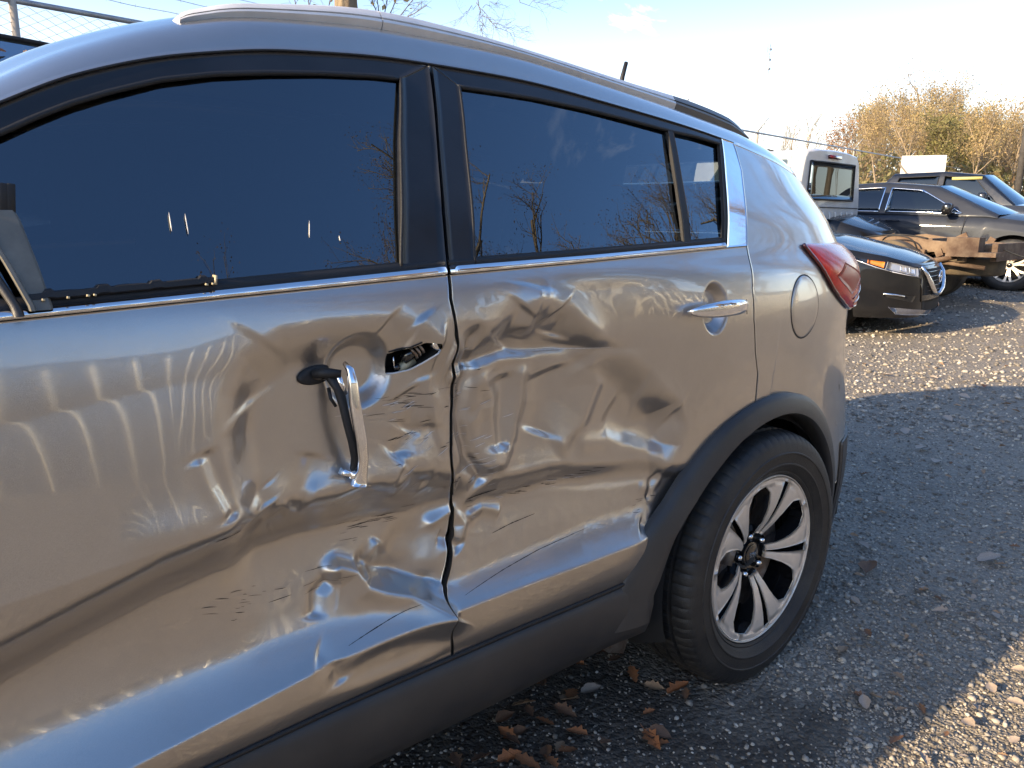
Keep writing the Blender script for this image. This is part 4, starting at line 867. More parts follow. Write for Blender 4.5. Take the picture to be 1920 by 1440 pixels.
c1=ramp(t,v1.outputs['Color'],[(0,(.11,.097,.081)),(.45,(.235,.207,.168)),(.75,(.36,.318,.26)),(1,(.54,.485,.395))])
c2=ramp(t,v2.outputs['Color'],[(0,(.13,.114,.094)),(.5,(.265,.233,.19)),(1,(.42,.375,.305))])
c3=ramp(t,n1.outputs['Fac'],[(.34,(.13,.106,.08)),(.52,(.25,.213,.166)),(.70,(.37,.32,.255))])
mxa=N(t,'ShaderNodeMixRGB',Fac=.45); l(c1.outputs[0],mxa.inputs[1]); l(c2.outputs[0],mxa.inputs[2])
fr_=ramp(t,n3.outputs['Fac'],[(.42,(.1,.1,.1)),(.62,(.75,.75,.75))]); mxb=N(t,'ShaderNodeMixRGB'); l(fr_.outputs[0],mxb.inputs['Fac']); l(mxa.outputs[0],mxb.inputs[1]); l(c3.outputs[0],mxb.inputs[2])
# dark soil and leaf mould plus painted shade under the car, darkening door reflections
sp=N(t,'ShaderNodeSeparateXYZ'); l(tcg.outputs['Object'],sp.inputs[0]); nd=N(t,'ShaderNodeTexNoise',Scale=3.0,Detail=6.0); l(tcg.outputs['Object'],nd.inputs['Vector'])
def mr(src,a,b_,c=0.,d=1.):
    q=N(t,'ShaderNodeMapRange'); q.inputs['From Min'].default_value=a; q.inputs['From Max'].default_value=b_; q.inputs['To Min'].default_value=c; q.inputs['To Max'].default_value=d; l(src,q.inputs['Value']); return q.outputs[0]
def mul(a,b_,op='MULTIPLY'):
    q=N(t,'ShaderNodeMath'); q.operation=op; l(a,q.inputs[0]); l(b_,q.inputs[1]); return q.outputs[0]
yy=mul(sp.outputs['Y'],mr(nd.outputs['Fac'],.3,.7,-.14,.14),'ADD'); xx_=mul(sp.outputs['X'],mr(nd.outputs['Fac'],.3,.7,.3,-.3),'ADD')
soil_shade=mul(mul(mr(yy,-1.34,-1.14),mr(yy,1.4,1.1)),mul(mr(xx_,-4.2,-3.6),mr(xx_,.15,-.25)))
mxd=N(t,'ShaderNodeMixRGB'); mxd.inputs['Color2'].default_value=(.040,.030,.022,1); l(mul(soil_shade,mr(n3.outputs['Fac'],.3,.7,.95,.65)),mxd.inputs['Fac']); l(mxb.outputs[0],mxd.inputs['Color1']); l(mxd.outputs[0],b.inputs['Base Color'])
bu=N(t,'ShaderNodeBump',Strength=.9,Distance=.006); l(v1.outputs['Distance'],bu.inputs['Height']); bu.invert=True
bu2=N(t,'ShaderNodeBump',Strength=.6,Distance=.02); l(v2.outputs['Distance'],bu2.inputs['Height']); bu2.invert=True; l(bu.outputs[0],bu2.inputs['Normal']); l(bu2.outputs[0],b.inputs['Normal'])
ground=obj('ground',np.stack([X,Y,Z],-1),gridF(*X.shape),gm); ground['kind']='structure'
# ---- stones
def icosa():
    p=(1+5**.5)/2; V=np.array([(-1,p,0),(1,p,0),(-1,-p,0),(1,-p,0),(0,-1,p),(0,1,p),(0,-1,-p),(0,1,-p),(p,0,-1),(p,0,1),(-p,0,-1),(-p,0,1)],float); V/=np.linalg.norm(V[0])
    F=np.array([(0,11,5),(0,5,1),(0,1,7),(0,7,10),(0,10,11),(1,5,9),(5,11,4),(11,10,2),(10,7,6),(7,1,8),(3,9,4),(3,4,2),(3,2,6),(3,6,8),(3,8,9),(4,9,5),(2,4,11),(6,2,10),(8,6,7),(9,8,1)]); return V,F
IV,IF=icosa()
protos=[IV*(1+RNG.uniform(-.28,.28,(12,1)))*np.array([1,RNG.uniform(.6,.95),RNG.uniform(.4,.75)]) for _ in range(10)]
def stones(name,x,y,size,mt,sink=.25):
    n=len(x); a=RNG.uniform(0,2*np.pi,n); k=RNG.integers(0,10,n); P=np.array(protos)[k]
    c,s=np.cos(a)[:,None],np.sin(a)[:,None]; px=P[...,0]*c-P[...,1]*s; py=P[...,0]*s+P[...,1]*c; pz=P[...,2]
    tl=RNG.uniform(-.4,.4,n)[:,None]; px,pz=px*np.cos(tl)-pz*np.sin(tl),px*np.sin(tl)+pz*np.cos(tl)
    zb=gz(x,y)+np.exp(-(((x-.5)/5)**2+((y+.8)/4)**2))*(.010*fbm(x*2.2,y*2.2,3)+.006*fbm(x*14,y*14,3))-.006
    V=np.stack([px*size[:,None]+x[:,None],py*size[:,None]+y[:,None],pz*size[:,None]+(zb+size*sink)[:,None]],-1)
    F=(IF[None]+(np.arange(n)*12)[:,None,None]).reshape(-1,3)
    o=obj(name,V.reshape(-1,3),F,mt,smooth=False,kind='stuff'); return o
def stone_mat(name,cols,rough=.8):
    m=bpy.data.materials.new(name); m.use_nodes=True; t=m.node_tree; b=t.nodes['Principled BSDF']; b.inputs['Roughness'].default_value=rough
    g=t.nodes.new('ShaderNodeNewGeometry'); r=ramp(t,g.outputs['Random Per Island'],cols); r.color_ramp.interpolation='LINEAR'
    n=N(t,'ShaderNodeTexNoise',Scale=160.0,Detail=4.0); tc=N(t,'ShaderNodeTexCoord'); t.links.new(tc.outputs['Object'],n.inputs['Vector'])
    mx=N(t,'ShaderNodeMixRGB',Fac=.45); mx.blend_type='OVERLAY'; t.links.new(r.outputs[0],mx.inputs[1]); t.links.new(n.outputs['Fac'],mx.inputs[2]); t.links.new(mx.outputs[0],b.inputs['Base Color']); return m
SM=stone_mat('crushed_stone',[(0,(.12,.107,.091)),(.35,(.23,.206,.172)),(.6,(.34,.305,.255)),(.85,(.45,.40,.33)),(.965,(.52,.46,.37)),(1,(.70,.65,.56))])
def scatter(n,rmin,rmax,azl,azr,power=1.0):
    # more stones close by, thinning with distance from where the photographer stands
    u=RNG.random(n); r=rmin*(rmax/rmin)**(u**power); a=np.radians(RNG.uniform(azl,azr,n)); return -1.79+r*np.cos(a),-1.94+r*np.sin(a)
x,y=scatter(120000,.75,5.5,-8,66); kp=~((y>-1.20+.10*fbm(x*3,y*3,2))&(y<1.2)&(x<.0)&(RNG.random(len(x))<.86)); x=x[kp];y=y[kp]; dist=np.hypot(x+1.79,y+1.94); size=np.clip(RNG.lognormal(math.log(.0029),.48,len(x)),.002,.011)*(1+.10*dist); stones('gravel',x,y,size,SM)
x,y=scatter(26000,5,26,5,50); dist=np.hypot(x+1.79,y+1.94); size=np.clip(RNG.lognormal(math.log(.007),.4,len(x)),.004,.02)*(1+.06*dist); stones('gravel',x,y,size,SM)
x,y=scatter(9000,.6,6,-170,-8); kp=(y<-1.13); x=x[kp];y=y[kp]; size=np.clip(RNG.lognormal(math.log(.006),.4,len(x)),.003,.016); stones('gravel',x,y,size,SM)
# ---- leaves
def leaf_mesh(seed,lobes=True):
    r=random.Random(seed); pts=[]
    n=4 if lobes else 4
    L=[]
    for i in range(n*2+1):
        t=i/(n*2); w_=(.30*math.sin(math.pi*min(1,t*1.05))**.7+.02)*(1.0 if (i%2) or not lobes else .58)*r.uniform(.85,1.15); L.append((t-.1*(i%2)*.3,w_))
    mid=[(t,0) for t,_ in L]; V=[];F=[]
    cu=r.uniform(.1,.5); tw=r.uniform(-.6,.6)
    for (t,w_),(tm,_) in zip(L,mid):
        for s in(-1,-.5,0,.5,1):
            y_=w_*s; z_=cu*(abs(s)**1.5*w_*1.3)+.25*cu*(t-.5)**2+tw*.12*y_*(t-.3)*4; V.append((t-.5,y_,z_+.02*r.uniform(-1,1)))
    m_=5
    for i in range(len(L)-1):
        for j in range(4): F.append([i*m_+j,(i+1)*m_+j,(i+1)*m_+j+1,i*m_+j+1])
    k=len(V); V+= [(-.5,-.012,0),(-.5,.012,0),(-.78,.008,.05),(-.78,-.008,.05)]; F.append([k,k+1,k+2,k+3])
    me=mesh('leaf',np.array(V)*np.array([1,1,1]),F,True); return me
LMATS=[mat('dry_leaf_tan',(.34,.22,.13),rough=.75,vary=.3,vscale=30),mat('dry_leaf_brown',(.19,.10,.055),rough=.8,vary=.35,vscale=30),mat('pale_leaf_back',(.37,.30,.24),rough=.7,vary=.2,vscale=30),mat('rust_leaf',(.33,.13,.05),rough=.75,vary=.3,vscale=30)]
leafM=[]
for i in range(10):
    me=leaf_mesh(100+i,i%3!=2); me.materials.append(LMATS[i%4]); leafM.append(me)
def pixel_ground(px,py):
    d=FW*1442+RT*(px-960)-UP*(py-720); d=d/1442; t=1.0
    for _ in range(60): 
        p=CP+d*t; t+= (p[2]-float(gz(p[0],p[1])))/max(1e-3,-d[2]+.02)*.8
    return CP+d*t
def put_leaf(x_,y_,size,mi,rz_,label=None,group=None,tilt=(0,0)):
    o=bpy.data.objects.new('fallen_leaf',leafM[mi]); COL.objects.link(o); o.location=(x_,y_,float(gz(x_,y_))+.006+size*.04); o.scale=(size,size*.95,size); o.rotation_euler=(tilt[0],tilt[1],rz_)
    put(o,label,'leaf',group); return o
named=[(1378,1278,.085,0,.4,'curled tan leaf lying just in front of the rear tyre'),(1855,1052,.10,2,-.5,'long pale crumpled leaf lying on gravel at the right edge'),(1628,1068,.10,1,.3,'dry brown oak leaf flat on gravel right of the wheel'),
 (1618,1025,.055,2,1.2,'small star shaped oak leaf above the larger brown oak leaf'),(1755,868,.085,2,.2,'pale curled leaf nearest the camera of three pale leaves behind the car'),(1728,843,.09,2,-.2,'yellowish pale leaf, middle of three pale leaves behind the car'),
 (1697,811,.085,2,.5,'pale leaf farthest of three pale leaves behind the car'),(1524,1128,.06,2,.9,'small pale leaf touching the right side of the tyre'),(1148,1212,.10,3,.1,'rusty red leaf in the shade under the sill'),(1845,727,.09,3,.3,'reddish brown leaf on the lit strip of gravel at upper right'),
 (1580,1222,.06,0,.2,'small orange tan leaf right of the tyre near the lower frame'),(1108,1298,.06,2,-.4,'grey violet leaf in the shadow under the rear door'),(1300,1255,.10,3,.8,'brown leaf wedged against the inner side of the tyre'),(1050,1405,.05,0,.5,'small tan leaf low in the frame below the doors'),(1735,1108,.05,2,.1,'whitish oval leaf on grey gravel right of the lower wheel')]
for px,py,s,mi,r_,lb in named:
    p=pixel_ground(px,py); put_leaf(p[0],p[1],s,[0,1,2,3,4,5,6,7,8,9][mi+ (4 if s>.08 and mi<2 else 0)],r_,lb,None,(random.uniform(-.2,.2),random.uniform(-.25,.25)))
for i in range(70):
    px=random.uniform(640,1300); py=random.uniform(1180,1440)
    if py<1445-(px-640)*.42+20: 
        continue
    p=pixel_ground(px,py); put_leaf(p[0],p[1],random.uniform(.03,.075),random.choice([0,1,3,4,5,7]),random.uniform(0,6.3),'small dry brown leaf among the litter beside the shaded sill','leaves littered beside the sill',(random.uniform(-.4,.4),random.uniform(-.4,.4)))
for i in range(60):
    x_=random.uniform(-1.1,.5); y_=random.uniform(-.85,-.2); put_leaf(x_,y_,random.uniform(.04,.08),random.choice([1,3,5,7]),random.uniform(0,6.3),'dry brown leaf in the shade under the crossover','leaves under the car',(random.uniform(-.4,.4),random.uniform(-.4,.4)))
for i in range(110):
    px=random.uniform(1600,1915); py=random.uniform(600,1430)
    p=pixel_ground(px,py); put_leaf(p[0],p[1],random.uniform(.018,.05)*(1 if py>800 else 1.6),random.choice([0,1,2,2,4,6,8]),random.uniform(0,6.3),'small scattered dry leaf bit on open gravel right of the car','leaf bits scattered on open gravel',(random.uniform(-.4,.4),random.uniform(-.4,.4)))
# ================================================================== BARE TREES
BARK=mat('grey_brown_bark',(.20,.155,.11),rough=.9,vary=.35,vscale=8,bump=.5,bscale=25)
BARKG=mat('pale_woodland_bark',(.30,.235,.16),rough=.9,vary=.3,vscale=3)
def tree_geo(seed,h=12,r0=.16,depth=5,spread=.55,up=.25,first=.25,twigs=3,maxtw=5000):
    """trunk + limbs as one skeleton; returns (trunkV,F),(twigV,F), tips"""
    r=random.Random(seed); tr=MB(); tw=MB(); tips=[]; cnt=[0]
    def grow(p,d,L,rad,lv):
        n=5 if lv<2 else 3; pts=[p.copy()]; q=p.copy(); dd=d.copy()
        for i in range(n):
            dd=dd+np.array([r.gauss(0,.10+.03*lv),r.gauss(0,.10+.03*lv),r.gauss(0,.06)+up*.12]); dd/=np.linalg.norm(dd); q=q+dd*L/n; pts.append(q.copy())
        rr=np.linspace(rad,rad*(.62 if lv else .45),n+1); seg=8 if lv==0 else (5 if lv==1 else 3)
        (tr if lv==0 else tw).add(*tube(pts,rr,seg,False)); cnt[0]+=1
        if lv>=depth: tips.append(pts[-1]); return
        nb={0:8,1:5,2:4,3:twigs}.get(lv,twigs)
        for k in range(nb):
            t=(first+(1-first)*(k+.6)/nb) if lv==0 else (.3+.7*(k+.7)/nb); t=min(t,1); f=t*n; i=min(int(f),n-1); bp=pts[i]+(pts[i+1]-pts[i])*(f-i)
            a=r.uniform(0,2*math.pi); side=np.array([math.cos(a),math.sin(a),r.uniform(-.1,.5)]); nd=dd*(1-spread)+side*spread+np.array([0,0,up]); nd/=np.linalg.norm(nd)
            grow(bp,nd,L*r.uniform(.42,.66)*(1.0 if lv else .85),rad*(.5 if lv==0 else .55)*(1-.3*t),lv+1)
        if lv==0: grow(pts[-1],dd,L*.5,rr[-1],1)
    grow(np.zeros(3),np.array([0,0,1.]),h*.62,r0,0)
    return tr,tw,np.array(tips)
def leafcloud(tips,seed,n,size,spread):
    g=np.random.default_rng(seed); c=tips[g.integers(0,len(tips),n)]+g.normal(0,spread,(n,3)); a=g.normal(0,1,(n,3)); a/=np.linalg.norm(a,axis=1)[:,None]; b=np.cross(a,g.normal(0,1,(n,3))); b/=np.linalg.norm(b,axis=1)[:,None]; s=size*g.uniform(.5,1.3,(n,1))
    V=np.stack([c-a*s,c+b*s*.6,c+a*s,c-b*s*.6],1).reshape(-1,3); F=np.arange(n*4).reshape(-1,4); return V,F
def leafmat(name,c0,c1,c2):
    m=bpy.data.materials.new(name); m.use_nodes=True; t=m.node_tree; b=t.nodes['Principled BSDF']; b.inputs['Roughness'].default_value=.7
    g=t.nodes.new('ShaderNodeNewGeometry'); r=ramp(t,g.outputs['Random Per Island'],[(0,c0),(.5,c1),(1,c2)]); t.links.new(r.outputs[0],b.inputs['Base Color'])
    tl=t.nodes.new('ShaderNodeBsdfTranslucent'); t.links.new(r.outputs[0],tl.inputs['Color']); mx=t.nodes.new('ShaderNodeMixShader'); mx.inputs['Fac'].default_value=.35
    o=t.nodes['Material Output']; t.links.new(b.outputs[0],mx.inputs[1]); t.links.new(tl.outputs[0],mx.inputs[2]); t.links.new(mx.outputs[0],o.inputs['Surface']); return m
GOLD=leafmat('golden_autumn_leaves',(.42,.30,.14),(.50,.37,.18),(.30,.25,.11)); OLIVE=leafmat('olive_leaves',(.20,.19,.07),(.30,.26,.10),(.16,.15,.06)); ORNG=leafmat('orange_oak_leaves',(.38,.17,.06),(.42,.24,.10),(.26,.12,.05))
protosT=[]
for i,(h,leaf,nl,sz,bark) in enumerate([(11,GOLD,1500,.13,BARKG),(12,GOLD,450,.11,BARKG),(9,OLIVE,2600,.18,BARKG),(12.5,None,0,0,BARKG),(9.5,GOLD,1700,.13,BARKG),(10.5,ORNG,900,.15,BARKG)]):
    tr,tw,tips=tree_geo(40+i,h,.15,4,.5,.30,.2,3); 
    a=mesh('trunk',np.concatenate(tr.V),tr.F); a.materials.append(bark); b_=mesh('branches',np.concatenate(tw.V),tw.F); b_.materials.append(bark); c_=None
    if leaf: V,F=leafcloud(tips,i,nl,sz,.45); c_=mesh('leaves',V,F,False); c_.materials.append(leaf)
    protosT.append((a,b_,c_))
def plant_tree(i,x_,y_,sc,rz_,label,group,name='bare_tree',z_=None):
    t=empty(name,(x_,y_,(float(gz(x_,y_)) if z_ is None else z_)-.1),rz_,label,'tree',group); t.scale=(sc,sc,sc)
    a,b_,c_=protosT[i]; link('trunk',a,None,t); link('branches',b_,None,t)
    if c_: link('leaves',c_,None,t)
    return t
def at_az(px,D):
    k=(px-960)/1476; return -1.789+D*(.6448+k*.7643), -1.944+D*(.7643-k*.6448)
rt=random.Random(11)
kinds=['golden leaved tree','thin half bare tree','olive green leafy tree','bare pale tree','short golden tree','orange oak']
ordn='first second third fourth fifth sixth seventh eighth ninth tenth eleventh twelfth thirteenth fourteenth fifteenth sixteenth seventeenth eighteenth nineteenth twentieth twenty-first twenty-second'.split()
rown=['front','second','third','rear']
for row,(D0,n_,sc0) in enumerate([(48,20,.44),(56,22,.52),(66,22,.62),(80,22,.74)]):
    for j in range(n_):
        px=1585+(j+.5)*(470/n_)+rt.uniform(-14,14); D=D0+rt.uniform(-4,4); x_,y_=at_az(px,D); i=rt.choice([0,0,1,3,4,2] if row<2 else [0,1,3,0,2]); s=sc0*rt.uniform(.82,1.12)*(1-.25*max(0,(1640-px)/80))
        plant_tree(i,x_,y_,s,rt.uniform(0,6.3),'%s, %s from the left in the %s row of the wood'%(kinds[i],ordn[j],rown[row]),'trees of the sunlit wood')
# thinner trees left of the wood
for px,D,i,s,lb in [(1545,62,5,.52,'orange leaved tree standing apart left of the golden wood'),(1575,66,5,.48,'smaller orange leaved tree at the left edge of the golden wood'),(1480,75,3,.55,'bare thin tree rising behind the white truck cab'),(1500,82,1,.60,'thin faint tree just right of the bare one behind the truck cab'),(1450,90,3,.5,'low bare tree just above the rear of the bronze car'),(1395,95,3,.45,'small faint bare tree left of the tall mast')]:
    x_,y_=at_az(px,D); plant_tree(i,x_,y_,s,rt.uniform(0,6),lb,None)
# undergrowth closing the foot of the wood
g_=np.random.default_rng(8); n_=9000; px_=g_.uniform(1560,2150,n_); D_=g_.uniform(46,62,n_); kx=(px_-960)/1476; ux=-1.789+D_*(.6448+kx*.7643); uy=-1.944+D_*(.7643-kx*.6448)
hh=1.1+1.3*vnoise(px_/35,D_*.1); uz=gz(ux,uy)+g_.random(n_)**1.4*hh; c=np.stack([ux,uy,uz],-1); a=g_.normal(0,1,(n_,3)); a/=np.linalg.norm(a,axis=1)[:,None]; b_=np.cross(a,g_.normal(0,1,(n_,3))); b_/=np.linalg.norm(b_,axis=1)[:,None]; s=g_.uniform(.10,.26,(n_,1))
obj('undergrowth',np.stack([c-a*s,c+b_*s*.5,c+a*s,c-b_*s*.5],1).reshape(-1,3),np.arange(n_*4).reshape(-1,4),leafmat('brush_leaves',(.30,.24,.11),(.22,.22,.08),(.34,.22,.12)),None,smooth=False,kind='stuff')
# far treeline all round, past the lot
for j in range(46):
    a=math.radians(rt.uniform(0,360)); D=rt.uniform(70,120); x_,y_=D*math.cos(a),D*math.sin(a)
    az=math.degrees(math.atan2(y_+1.94,x_+1.79))
    if 8<az<92: continue
    i=rt.choice([0,1,3,5]); plant_tree(i,x_,y_,rt.uniform(.8,1.2),rt.uniform(0,6.3),'bare tree in the distant line around the lot','distant trees around the lot')
# big bare trees across the lot, mostly mirrored in the windows
trb,twb,tipsb=tree_geo(77,17,.62,5,.5,.22,.22,4); tm=mesh('trunk',np.concatenate(trb.V),trb.F); tm.materials.append(BARK); bm_=mesh('branches',np.concatenate(twb.V),twb.F); bm_.materials.append(BARK)
V,F=leafcloud(tipsb,5,20000,.028,.16); lm_=mesh('leaves',V,F,False); lm_.materials.append(leafmat('brown_hanging_leaves',(.17,.11,.06),(.24,.15,.08),(.10,.07,.05)))
for x_,y_,s,r_ in [(7.8,-14.2,.97,0),(11.2,-16.0,.92,2),(15.0,-14.0,.90,4),(19,-15,.94,1),(24.5,-16,.94,3),(-9,-24,.6,2.5),(38,-22,1,.3),(21,-2.2,.62,1.7),(27,-6.5,.8,3.9),(-25,8.6,.72,1.1),(-29,12.5,.8,2.2),(-33,17,.8,.4)]:  # the last few, on the sun side, are added unseen to dapple the gravel
    lb_,gp_=('large nearly bare oak across the lot, mirrored in the side windows','oaks across the lot') if (y_<-12 and x_>0) else (('bare oak standing past the far right edge of the picture','oaks past the right edge') if x_>0 else ('bare oak added unseen beyond the front of the bronze car','oaks ahead of the bronze car'))
    t_=empty('oak_tree',(x_,y_,-.05),r_,lb_,'tree',gp_); t_.scale=(s,s,s)
    link('trunk',tm,None,t_); link('branches',bm_,None,t_); link('leaves',lm_,None,t_)
# ================================================================== RIBBED METAL BUILDING ACROSS THE LOT (mirrored in the doors)
shed=empty('metal_shed',(0,0,0),0,'long ribbed tan metal shed across the lot behind the camera','building')
SHM=mat('tan_ribbed_steel',(.27,.235,.195),rough=.5,vary=.15,vscale=1.5); SHR=mat('bright_rib_steel',(.85,.80,.68),rough=.30,metal=1); SHF=mat('shed_roof_steel',(.42,.42,.43),rough=.35,metal=.5,vary=.1)
P=np.array([[[a,-9.5,z_] for z_ in (-.1,1.3,2.85)] for a in (-16,22)]); obj('wall_sheet',P,gridF(2,3,0,False)[:,::-1],SHM,shed,smooth=False)
x_=-15.8; rk=0; ribme=None
th_=np.linspace(0,math.pi,9); prof_=[(-.05*math.cos(a),.055*math.sin(a)) for a in th_]
while x_<22:
    if ribme is None:
        ribme=mesh('rib',np.array([[[a,b_,z_] for z_ in (-.1,2.85)] for a,b_ in prof_]),gridF(9,2,0,False)[:,::-1]); ribme.materials.append(SHR)
    o=link('rib',ribme,None,shed); o.location=(x_,-9.498,0); x_+=.50
obj('wall_core',*box((3,-11.0,1.4),(37.9,2.95,2.8)),SHM,shed,smooth=False)
V=[(-16.3,-9.35,2.86),(22.3,-9.35,2.86),(22.3,-11,3.3),(-16.3,-11,3.3),(-16.3,-12.7,2.86),(22.3,-12.7,2.86)]; obj('roof',V,[[0,1,2,3],[3,2,5,4]],SHF,shed,smooth=False)
# ================================================================== OTHER VEHICLES (built nose toward -y, nose centre at the root)
def dull(m,s=.12):
    m.node_tree.nodes['Principled BSDF'].inputs['Specular IOR Level'].default_value=s; return m
BG=dict(charcoal=paint('charcoal_paint',(.009,.009,.010),metal=.0,rough=.4,dust=.02,cior=1.5), slate=paint('slate_blue_paint',(.026,.031,.044),metal=.1,rough=.55,dust=.04,cior=1.5), navy=paint('dark_navy_paint',(.012,.016,.026),metal=.3,rough=.4,dust=.1,cior=1.45),
 white=mat('white_truck_paint',(.68,.68,.67),rough=.35,coat=.6,dirt=(.55,.53,.50),vscale=2.5), silver=paint('silver_van_paint',(.55,.56,.58),metal=.6,rough=.3,dust=.2),
 glass=tinted_glass('vehicle_glass',(.25,.30,.28),1.75), headl=mat('headlamp_lens',(.42,.43,.45),rough=.08,coat=1,metal=.4), lampin=mat('headlamp_projector',(.8,.8,.82),rough=.12,metal=.6), amber=mat('amber_lens',(.75,.22,.02),rough=.1,coat=1),
 rust=mat('rusty_steel',(.11,.065,.042),rough=.95,dirt=(.25,.18,.12),vscale=6,bump=.4,bscale=40), mud=mat('dried_mud_rubber',(.05,.04,.03),rough=.9,dirt=(.17,.13,.08),vscale=5,bump=.3,bscale=30), seat=mat('grey_seat_cloth',(.22,.20,.17),rough=.9))
for k_ in('charcoal','slate','navy'): dull(BG[k_])
BG['charcoal'].node_tree.nodes['Principled BSDF'].inputs['Coat Weight'].default_value=.8
BG['slate'].node_tree.nodes['Principled BSDF'].inputs['Coat Weight'].default_value=.5
def simple_wheel(parent,loc,R=.34,w=.22,rim=.22,nsp=5,rimmat=None,two=True,tmat=None):
    wh=empty('wheel'); wh.parent=parent; wh.location=loc
    prof=[(-w/2+.01,rim),(-w/2,rim+.03),(-w/2-.005,(R+rim)/2),(-w/2+.01,R-.02),(-w/2+.03,R),(w/2-.03,R),(w/2-.01,R-.02),(w/2,(R+rim)/2),(w/2-.01,rim)]
    V,F=lathe_y(prof,48); V=V[:,[1,0,2]]; autosmooth(obj('tyre',V,F[:,::-1],tmat or M['tyre'],wh),35)
    V,F=lathe_y([(-w/2+.015,rim+.002),(-w/2+.0,rim-.006),(-w/2+.03,rim-.02),(w/2-.03,rim-.03)],40); autosmooth(obj('rim_lip',V[:,[1,0,2]],F[:,::-1],rimmat or M['machined'],wh),35)
    V,F=lathe_y([(-w/2+.075,0),(-w/2+.07,.05),(-w/2+.08,rim-.02)],40); obj('rim_back',V[:,[1,0,2]],F[:,::-1],M['gloss_black'],wh)
    for q in range(nsp):
        a0=q*2*math.pi/nsp+.2
        for s in ((-.11,.11) if two else (0,)):
            a1=a0+s*.4; a2=a0+s*1.6; 
            V=[]; 
            for r,a,hw_,dx in [(.035,a1,.016,.055),(rim*.55,(a1+a2)/2,.013,.03),(rim-.008,a2,.017,.012)]:
                c=np.array([r*math.cos(a),r*math.sin(a)]); nn=np.array([-math.sin(a),math.cos(a)])
                for sg in(-1,1):
                    p=c+nn*hw_*sg; V.append([-w/2+dx,p[0],p[1]]); V.append([-w/2+dx+.03,p[0],p[1]])
            F=[[0,2,6,4],[4,6,10,8],[0,4,5,1],[4,8,9,5],[2,3,7,6],[6,7,11,10]]
            obj('spoke',V,F,rimmat or M['machined'],wh,smooth=False)
    V,F=tube([(-w/2+.035,0,0),(-w/2+.06,0,0)],[.03,.045],16); obj('hub_cap',V,F,M['gloss_black'],wh)
    return wh
def vehicle(root,p):
    pc=np.array(p['plan']); d=np.concatenate([[0],np.cumsum(np.linalg.norm(np.diff(pc,axis=0),axis=1))]); pa=spline(d,pc[:,0]); pl=spline(d,pc[:,1])
    L_=p['L']; tot=d[-1]; s1=np.concatenate([np.linspace(0,tot,46)]); A=pa(s1); Ln=pl(s1)
    ln=np.concatenate([Ln,np.linspace(Ln[-1],L_-.35,40)[1:],L_-np.array([.2,.1,.03,0])]); an=np.concatenate([A,np.full(39,A[-1]),A[-1]-np.array([.03,.09,.2,.45])])
    zs=lin(*p['shoulder']); zl=p['zlo']; out=lin(*p['bulge'])
    wheels=p['wheels']; Rw=p['R']+.06
    P=[]
    for a,l_ in zip(an,ln):
        row=[]; zt=float(zs(l_))
        z0=zl
        for wl in wheels:
            dl=abs(l_-wl)
            if dl<Rw and a>.7*A[-1]: z0=max(z0,p['R']+math.sqrt(Rw*Rw-dl*dl))
        for t in np.linspace(0,1,22):
            z_=z0+(zt-z0)*t; o=float(out((z_-zl)/(zt-zl))); k=min(1,l_/.5+.15)
            # push along the local outward direction: sideways on the flank, forward on the nose
            sidew=min(1,a/A[-1])**2; row.append([a+o*sidew*(1 if l_>.0 else 1)*1.0, l_-o*(1-sidew), z_])
        P.append(row)
    P=np.array(P)
    for sg in(-1,1):
        g=P*np.array([sg,1,1]); n_=P.shape[0]; F=gridF(n_,22,0,sg<0)
        obj('body_side',g,F,p['mat'],root)
    # bonnet: from shoulder line to shoulder line, up to the cowl
    cow=p['cowl']; ls=np.concatenate([Ln[Ln<cow],[cow]]); aa=np.concatenate([A[Ln<cow],[A[-1]]])
    bo=[]
    for l0,a0 in zip(ls,aa):
        zt=float(zs(l0)); o=float(out(1)); sidew=min(1,a0/A[-1])**2; ax_=a0+o*sidew; ly=l0-o*(1-sidew); row=[]
        for u in np.linspace(0,1,20):
            q=math.sin(u*math.pi/2); cr=p['crown'](l0)*(1-(1-u)**2.2)
            row.append([ax_*(1-u),ly,zt+cr])
        bo.append(row)
    bo=np.array(bo)
    full=np.concatenate([bo,(bo*np.array([-1,1,1]))[:,::-1][:,1:]],1); obj('bonnet',full,gridF(full.shape[0],full.shape[1],0,True),p['bonnet'] if 'bonnet' in p else p['mat'],root)
    # greenhouse
    hb,hr=p['hb'],p['hr']; roof=lin(*p['roof']); belt=zs
    rl=[l for l in np.linspace(cow,p['rearbase'],60)]
    def side(l_,z_,sg,off=0):
        zb_=float(belt(l_)); zr_=p['zr']; t=np.clip((z_-zb_)/(zr_-zb_),0,1); return [sg*(hb-.02+(hr-hb)*t**1.15+off),l_,z_]
    hdr,rhd=p['header'],p['rearheader']
    # roof skin with sides above the glass line
    for sg in(-1,1):
        g=[]
        for l_ in np.linspace(cow,p['rearbase'],70):
            zr_=float(roof(l_)); zb_=float(belt(l_))-.01; row=[side(l_,zb_+(max(zr_-.05,zb_)-zb_)*t,sg) for t in np.linspace(0,1,9)]
            e=row[-1]; row+= [[e[0]-sg*.03,l_,max(zr_-.015,zb_)],[e[0]-sg*.10,l_,max(zr_,zb_)]]; g.append(row)
        g=np.array(g); obj('cabin_side',g,gridF(g.shape[0],g.shape[1],0,sg<0),p['mat'],root)
    g=[]
    for l_ in np.linspace(hdr,rhd,30):
        zr_=float(roof(l_)); e=hr-.02-.10; g.append([[e*c,l_,zr_+.025*(1-c*c)] for c in np.linspace(-1.02,1.02,18)])
    g=np.array(g); obj('roof',g,gridF(30,18,0,False)[:,::-1],p['mat'],root)
    g=[]
